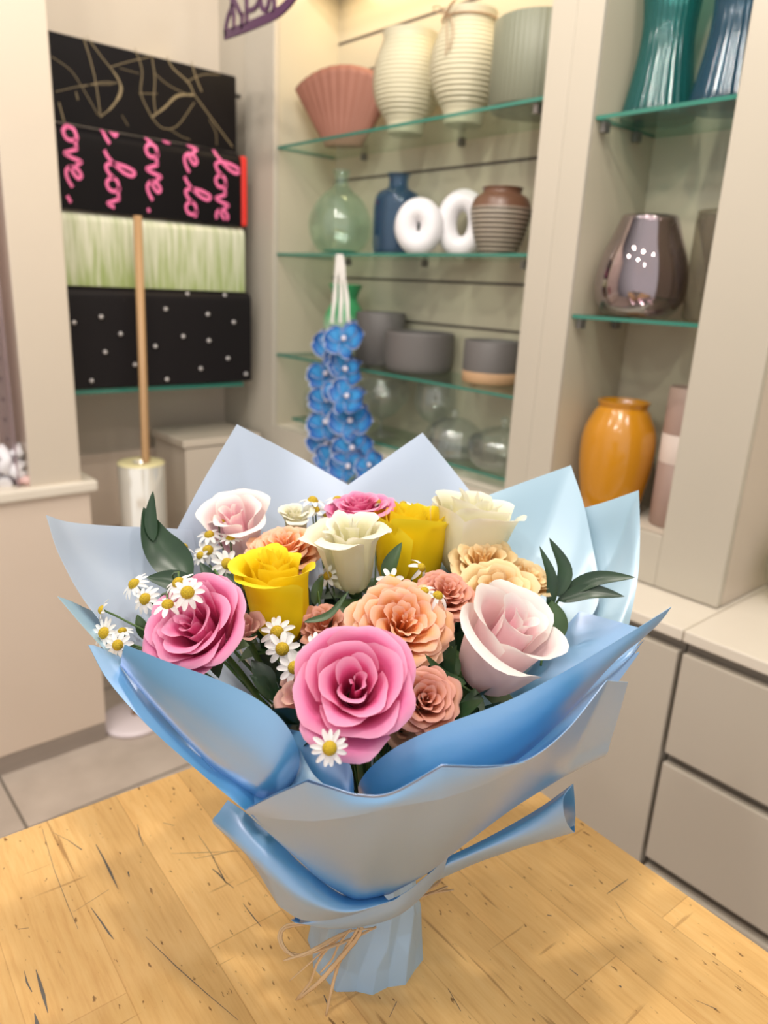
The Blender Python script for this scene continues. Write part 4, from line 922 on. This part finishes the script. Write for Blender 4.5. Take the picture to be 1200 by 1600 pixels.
rose('garden_rose', 'coral-pink ruffled rose at the back left, behind the left yellow rose', 446, 872, .66, 60, (-.05, -.30, .9), 'ruffle', CORAL, .8, 21, group='coral garden roses')
rose('garden_rose', 'smaller coral rose low at the right of the front pink rose', 662, 1098, .485, 55, (.10, -.62, .60), 'swirl', SALMON, .8, 14, group='coral garden roses', over=dict(ruf=.02, n=36))
rose('garden_rose', 'coral rose half hidden under the two chamomiles, left of the peach-yellow roses', 694, 935, .60, 48, (.10, -.45, .8), 'ruffle', SALMON, .1, 15, group='coral garden roses')
rose('garden_rose', 'shaded salmon rose deep below the left yellow rose', 505, 982, .585, 42, (0, -.4, .8), 'ruffle', SALMON, .6, 16, group='coral garden roses', over=dict(n=30))
rose('rose', 'blush-pink cupped rose with a pink heart at the right', 778, 1016, .545, 84, (.34, -.34, .88), 'cup', BLUSH, .9, 31, group='pale pink roses', over=dict(tn=(.05, .44), half=(1.7, 1.25), a1=(-16, 14), a2=(-20, 62), n=15, pw=1.3))
rose('rose', 'pale pink rose at the back left beside the yellow-centred chamomiles', 372, 835, .70, 60, (-.1, -.40, .9), 'cup', BLUSH, .3, 32, group='pale pink roses', over=dict(n=12))
rose('rose', 'bright yellow rose at the left, seen from the side', 433, 915, .60, 66, (-.14, .10, 1), 'bud', YELLOW, .5, 41, group='yellow roses', over=dict(tn=(.12, .52), a1=(-8, 6), a2=(-10, 58), half=(1.5, 1.2)), squash=1.12, zsh=.60)
rose('rose', 'bright yellow rose at the back, between the two white roses', 640, 850, .70, 58, (.05, .05, 1), 'bud', YELLOW, 2.2, 42, group='yellow roses', over=dict(tn=(.12, .55), a2=(-30, -8), a1=(-10, 6), half=(1.5, 1.3)), squash=1.0, zsh=.55)
rose('rose', 'creamy white rose with curled outer petals in the middle back', 552, 868, .645, 64, (-.06, -.12, 1), 'bud', WHITE, 1.3, 51, group='white roses', over=dict(tn=(.10, .36), a1=(-10, 12), a2=(-10, 112), ruf=.035, pw=1.2, n=15))
rose('rose', 'largest creamy white rose at the back right, beside the tall blue sheet', 735, 830, .71, 72, (.12, .02, 1), 'bud', WHITE, .4, 52, group='white roses', over=dict(tn=(.12, .50), a1=(-10, 14), a2=(-20, 40), half=(1.4, 1.1), n=15), squash=.95, zsh=.52)
rose('rose', 'small cream rose bud at the back between pale pink and chamomile', 462, 822, .72, 26, (0, -.3, 1), 'bud', WHITE, .4, 53, group='white roses')
rose('spray_rose', 'peach-yellow spray rose just below the large white rose', 755, 893, .67, 50, (-.10, -.35, .9), 'spray', PEACH, .4, 61, group='peach-yellow spray roses')
rose('spray_rose', 'peach-yellow spray rose directly above the blush rose', 775, 940, .62, 60, (.0, -.50, .8), 'spray', PEACH, 1.4, 62, group='peach-yellow spray roses')
rose('spray_rose', 'peach-yellow spray rose, rightmost, next to the bare leaf sprig', 815, 918, .66, 44, (.35, -.35, .9), 'spray', PEACH, 2.4, 63, group='peach-yellow spray roses')
rose('rose', 'dusty-pink rose mostly hidden at the left of the front pink rose', 470, 1092, .50, 38, (-.35, -.5, .6), 'open', DUSTY, 1.0, 71, group='dusty roses in the shade', over=dict(n=12))
rose('rose', 'withered beige-pink bloom under the right edge of the front pink rose', 628, 1140, .475, 30, (.1, -.6, .4), 'open', petal_mat('withered_petal', (.55, .30, .16), (.72, .48, .32), (.6, .36, .2)), 1.0, 72, group='dusty roses in the shade', over=dict(n=10))
rose('rose', 'pinkish bloom squeezed between the left pink rose and the left yellow rose', 385, 985, .56, 30, (.1, -.5, .8), 'open', DUSTY, .2, 73, group='dusty roses in the shade', over=dict(n=10))

# chamomile
cw = petal_mat('chamomile_petal', (.88, .88, .84), (.90, .90, .88), (.92, .92, .90), .25)
cy_ = noise_mat('chamomile_disc', (.62, .42, .01), (.40, .28, .01), 900, rough=.7, bump=.6)
CH = [  # px, py, d, radius px, facing, label
 (210, 913, .60, 22, (-.5, -.4, .8), 'chamomile at the upper left, leftmost of the row above the pink rose'),
 (227, 936, .570, 22, (-.3, -.6, .5), 'chamomile just right of and below the upper-left one'),
 (262, 945, .520, 22, (.1, -.3, .9), 'chamomile with few petals above the left pink rose'),
 (279, 911, .535, 23, (-.4, -.3, .9), 'chamomile tilted left above the left pink rose, upper one of a close pair'),
 (293, 926, .515, 25, (.1, -.6, .6), 'chamomile overlapping the left pink rose, lower one of a close pair'),
 (160, 953, .575, 17, (-.9, -.2, .3), 'sideways chamomile at the far left on a thin stem'),
 (163, 989, .56, 22, (-.4, -.7, .5), 'chamomile at the far left edge of the wrap, above the lowest one'),
 (191, 986, .565, 16, (.1, -.2, 1), 'small chamomile on a curved stem at the left'),
 (184, 1008, .545, 20, (0, -.8, .5), 'lowest chamomile at the far left, by the tip of the grey flap'),
 (342, 816, .70, 22, (0, .3, 1), 'chamomile seen from behind in front of the pale pink rose'),
 (327, 836, .68, 18, (-.1, -.3, 1), 'chamomile below the back-facing one, left of the pale pink rose'),
 (325, 860, .67, 20, (-.1, -.7, .6), 'chamomile in the middle of the left back cluster'),
 (360, 842, .67, 17, (.1, -.1, 1), 'chamomile on a curved stem in front of the pale pink rose'),
 (313, 868, .665, 15, (-.5, -.6, .6), 'small chamomile at the lower left of the left back cluster'),
 (355, 881, .65, 22, (.4, -.6, .5), 'chamomile at the lower right of the left back cluster'),
 (287, 855, .68, 16, (.3, .3, .9), 'half-closed chamomile leaning left of the left back cluster'),
 (489, 783, .73, 20, (0, .2, 1), 'chamomile seen edge-on at the back, topmost left'),
 (493, 797, .725, 16, (0, -.3, 1), 'chamomile under the topmost left one at the back'),
 (510, 806, .73, 14, (.1, -.2, 1), 'small chamomile beside the back pink rose'),
 (527, 781, .735, 17, (.1, -.1, 1), 'chamomile standing on its own stem at the back, above the pink rose'),
 (590, 785, .735, 15, (0, .1, 1), 'chamomile at the back just left of the right yellow rose'),
 (630, 788, .735, 14, (-.1, -.1, 1), 'chamomile peeking above the right yellow rose'),
 (433, 988, .545, 25, (0, -.8, .6), 'fully open chamomile below the left yellow rose, highest of three'),
 (441, 1014, .53, 25, (.1, -.8, .5), 'open chamomile, middle of the three below the left yellow rose'),
 (460, 1043, .51, 24, (0, -.85, .5), 'open chamomile, lowest of the three, left of the front pink rose'),
 (498, 1015, .50, 26, (-.2, -.8, .5), 'open chamomile touching the upper left of the front pink rose'),
 (515, 1169, .400, 27, (.1, -.75, .4), 'chamomile hanging below the front pink rose'),
 (611, 906, .585, 20, (.1, -.7, .6), 'chamomile between the white rose and the big coral rose'),
 (512, 900, .645, 17, (-.3, -.5, .6), 'shaded chamomile between the left yellow and the white rose'),
 (658, 887, .625, 17, (.6, -.4, .6), 'sideways chamomile in front of the right yellow rose'),
 (663, 924, .560, 17, (-.3, -.5, .7), 'chamomile on the coral roses, left one of two with drooping petals'),
 (684, 931, .555, 19, (.2, -.3, .9), 'chamomile on the coral roses, right one of two with drooping petals')]
for i, (px, py, d, rpx, ax, lb) in enumerate(CH):
    rr = random.Random(100+i); c = at(px, py, d); rad = rpx*1.1*depth(c)/FPX; X_, Y_, Z_ = frame(vec(*ax), rr.uniform(0, 6))
    th = thing('chamomile', c, lb, 'flower', 'chamomile flowers')
    g = G(); P = []
    for k in range(7):
        a = k/6*PI*.5; P.append([c+X_*rad*.40*math.cos(a)*math.cos(q*PI/8)+Y_*rad*.40*math.cos(a)*math.sin(q*PI/8)+Z_*(rad*.36*math.sin(a)) for q in range(16)])
    g.grid(P, 0, True); build('flower_disc', g, cy_, th)
    n = rr.choice((10, 11, 12, 13)) if rpx > 19 else rr.choice((8, 9, 10)); droop = rr.uniform(-.05, .35)
    if i in (2, 27, 9, 16): n = 7; droop = .3
    if i in (29, 30, 31): n = 6; droop = .8
    for k in range(n):
        a = k*2*PI/n+rr.uniform(-.10, .10); dr = droop+rr.uniform(-.12, .18); L_ = rr.uniform(.92, 1.08); P = []; C_ = []
        dx = X_*math.cos(a)+Y_*math.sin(a); sx_ = -X_*math.sin(a)+Y_*math.cos(a)
        for q in range(6):
            v = q/5; w = .155*math.sin(PI*min(.16+.74*v, 1))**.6*(1 if v < 1 else .75)*12/max(n, 10)
            P.append([c+rad*(dx*(.30+.70*v*L_)+sx_*w*u+Z_*(.04-dr*v*v*.8-.05*(1-u*u))) for u in (-1, -.35, .35, 1)]); C_ += [(1, v, 0)]*4
        build('petal', G().grid(P, 0, col=C_), cw, th, colname=1)
    tgt = loc(.0+.3*((c-loc(0, .57, 0))@RV), .57, .20); b0 = c-Z_*rad*.1; m_ = c*.62+tgt*.38+np.array([0, 0, .012])
    mids = [b0-Z_*rad*.9+(tgt-c)*.06, m_]
    if i in (2, 3, 4): mids = [b0-RV*.006+AV*.02+np.array([0, 0, .002]), b0-RV*.012+AV*.055-np.array([0, 0, .035])]   # these bend back over the rose
    build('stem', G().tube(cr([b0, *mids, tgt, NECK], 5), .0009, 6), green, th)

# leaves
def leaf(pts, w, m, parent, name='leaf', fold=.25, nrm=(0, -.7, .7), base=None):
    P3 = cr([at(*p) for p in pts], 6); n_ = len(P3); P = []; nn = vec(*nrm)
    for i, p in enumerate(P3):
        t = _n(P3[min(i+1, n_-1)]-P3[max(i-1, 0)]); sd = _n(np.cross(t, nn)); up = np.cross(sd, t); v = i/(n_-1)
        k = depth(p)/FPX; ww = w*k*(math.sin(PI*min(v**.8*.98+.02, 1))**.8)
        P.append([p+sd*ww*u+up*ww*fold*u*u for u in (-1, -.6, -.2, 0, .2, .6, 1)])
    return build(name, G().grid(P), m, parent, solid=.0003)
def sprig(name, label, stem_pts, leaves, m=leafm, group=None, w=.0012, cat='foliage'):
    th = thing(name, at(*stem_pts[0]), label, cat, group)
    build('stem', G().tube(cr([at(*p) for p in stem_pts], 5), w, 6), green, th)
    for L_ in leaves: leaf(L_[0], L_[1], L_[2] if len(L_) > 2 else m, th, nrm=L_[3] if len(L_) > 3 else (0, -.7, .7))
    return th
sprig('ruscus_sprig', 'dark green sprig of four slim pointed leaves fanning out at the right', [(845, 1040, .60), (856, 970, .635), (868, 945, .65), (884, 920, .655)],
      [([(858, 958, .64), (862, 905, .65), (843, 853, .665)], 9), ([(872, 932, .65), (882, 890, .66), (858, 840, .675)], 12),
       ([(878, 928, .655), (930, 905, .65), (993, 902, .64)], 13), ([(872, 938, .65), (920, 925, .645), (976, 932, .635)], 13)], group='ruscus sprigs')
sprig('ruscus_sprig', 'rounded olive-green leaf with a stub below the four-leaved sprig', [(850, 1030, .60), (858, 1000, .62), (862, 985, .63)], [([(868, 1003, .62), (866, 968, .63), (862, 938, .64)], 20, leafb)], group='ruscus sprigs')
sprig('ruscus_sprig', 'large dark pointed leaf standing upright at the left with a folded tip', [(310, 960, .60), (298, 925, .62), (288, 905, .63)],
      [([(292, 915, .63), (272, 880, .645), (245, 845, .655), (224, 792, .665)], 30, leafm, (.3, -.8, .4)), ([(240, 845, .652), (236, 810, .66), (239, 767, .67)], 10, leafm)], group='ruscus sprigs')
sprig('ruscus_sprig', 'dark leaves behind the left chamomiles', [(330, 970, .58), (290, 940, .60), (260, 925, .61)],
      [([(320, 960, .60), (280, 912, .615), (228, 902, .62)], 20), ([(300, 975, .59), (270, 975, .60), (232, 940, .60)], 16), ([(275, 1000, .575), (262, 975, .58), (270, 935, .59)], 12, leafb), ([(232, 1000, .58), (222, 980, .58), (214, 960, .585)], 10, leafb)], group='ruscus sprigs')
sprig('ruscus_sprig', 'dark leaves between the left chamomile cluster and the left yellow rose', [(380, 970, .60), (360, 930, .62), (335, 890, .64)],
      [([(345, 930, .63), (330, 905, .64), (312, 878, .65)], 12), ([(395, 950, .62), (372, 920, .635), (350, 895, .645)], 16), ([(400, 960, .61), (385, 940, .62), (352, 915, .63)], 14)], group='ruscus sprigs')
sprig('rose_leaf', 'mid-green leaf curling below the blush rose', [(700, 1150, .50), (720, 1120, .51), (735, 1100, .52)], [([(728, 1135, .505), (738, 1105, .515), (742, 1075, .525)], 20, leafb)], group='single leaves')
sprig('rose_leaf', 'slim curved leaf between the big coral rose and the blush rose', [(735, 1080, .52), (715, 1068, .525), (700, 1060, .53)], [([(728, 1068, .515), (695, 1058, .512), (664, 1022, .508)], 10, leafb)], group='single leaves')
sprig('rose_leaf', 'small leaf beside the right yellow rose, above its chamomile', [(610, 920, .63), (608, 900, .64), (612, 890, .64)], [([(603, 908, .625), (610, 880, .63), (628, 847, .64)], 12, leafb)], group='single leaves')
sprig('rose_leaf', 'thin green leaf curving under the left yellow rose toward the white one', [(480, 972, .575), (500, 968, .575), (515, 960, .58)], [([(475, 972, .568), (515, 960, .575), (546, 922, .59)], 6, leafb)], group='single leaves')
sprig('rose_leaf', 'leaf between the left yellow and the white rose', [(500, 950, .61), (498, 930, .615), (497, 920, .62)], [([(492, 945, .612), (496, 920, .618), (505, 898, .625)], 9, leafb)], group='single leaves')
sprig('rose_leaf', 'dark leaf edge beside the blush rose, left of its torn petal', [(720, 1060, .54), (710, 1035, .545), (705, 1010, .55)], [([(716, 1055, .53), (702, 1030, .535), (696, 1000, .54)], 14, leafb)], group='single leaves')
# filler greenery deep inside the bouquet
fg_ = [('filler_greenery', lb, x0, x1, cnt) for lb, x0, x1, cnt in (('dark filler leaves deep inside the left half of the bouquet', -.13, -.03, 60), ('dark filler leaves deep inside behind the front pink rose', -.06, .05, 60), ('dark filler leaves deep inside the right half of the bouquet', .02, .12, 60))]
for nm, lb, x0, x1, cnt in fg_:
    g = G(); rr = random.Random(int(1000*x1)+500)
    for k in range(cnt):
        for _ in range(50):
            r_, d_, h_ = rr.uniform(x0, x1), rr.uniform(.46, .70), rr.uniform(.19, .315)
            dome = .335-1.0*((r_)**2)-1.2*max(.56-d_, 0)**2-.02
            if h_ < dome and abs(r_) < .03+.42*(h_-.12) and abs(d_-.57) < .02+.60*(h_-.12): break
        p = loc(r_, d_, h_); q = _n(p-NECK+np.array([rr.uniform(-.06, .06), rr.uniform(-.06, .06), rr.uniform(-.02, .04)])); L_ = rr.uniform(.03, .055)
        sd = _n(np.cross(q, (rr.uniform(-1, 1), rr.uniform(-1, 1), rr.uniform(-.3, 1)))); up = np.cross(sd, q); P = []
        for i in range(6):
            v = i/5; w = .009*math.sin(PI*min(.04+.95*v, 1))
            P.append([p+q*L_*(v-.5)+sd*w*u+up*(w*.3*u*u-.008*v*v) for u in (-1, 0, 1)])
        g.grid(P)
        if k % 5 == 0: g.tube([NECK, (NECK+p)/2+np.array([0, 0, -.006]), p], .0013, 5)
    props(build(nm, g, leafm), lb, 'foliage', 'filler greenery', 'stuff')
# thistle-like grey head between pink and yellow roses
th = thing('thistle', at(383, 945, .60), 'grey-green spiky thistle head behind the left yellow rose', 'flower')
g = G(); c = at(378, 935, .60)
for k in range(90):
    v = _n((R.gauss(0, 1), R.gauss(0, 1), R.gauss(0, 1))); g.tube([c+v*.006, c+v*.017], [.0009, .0003], 4, cap=False)
g.ball(tuple(c), .010, 0, 6); build('flower_head', g, mat('thistle_grey', (.06, .08, .07), .7), th)
build('stem', G().tube([c, (c+NECK)/2, NECK], .0015, 6), green, th)
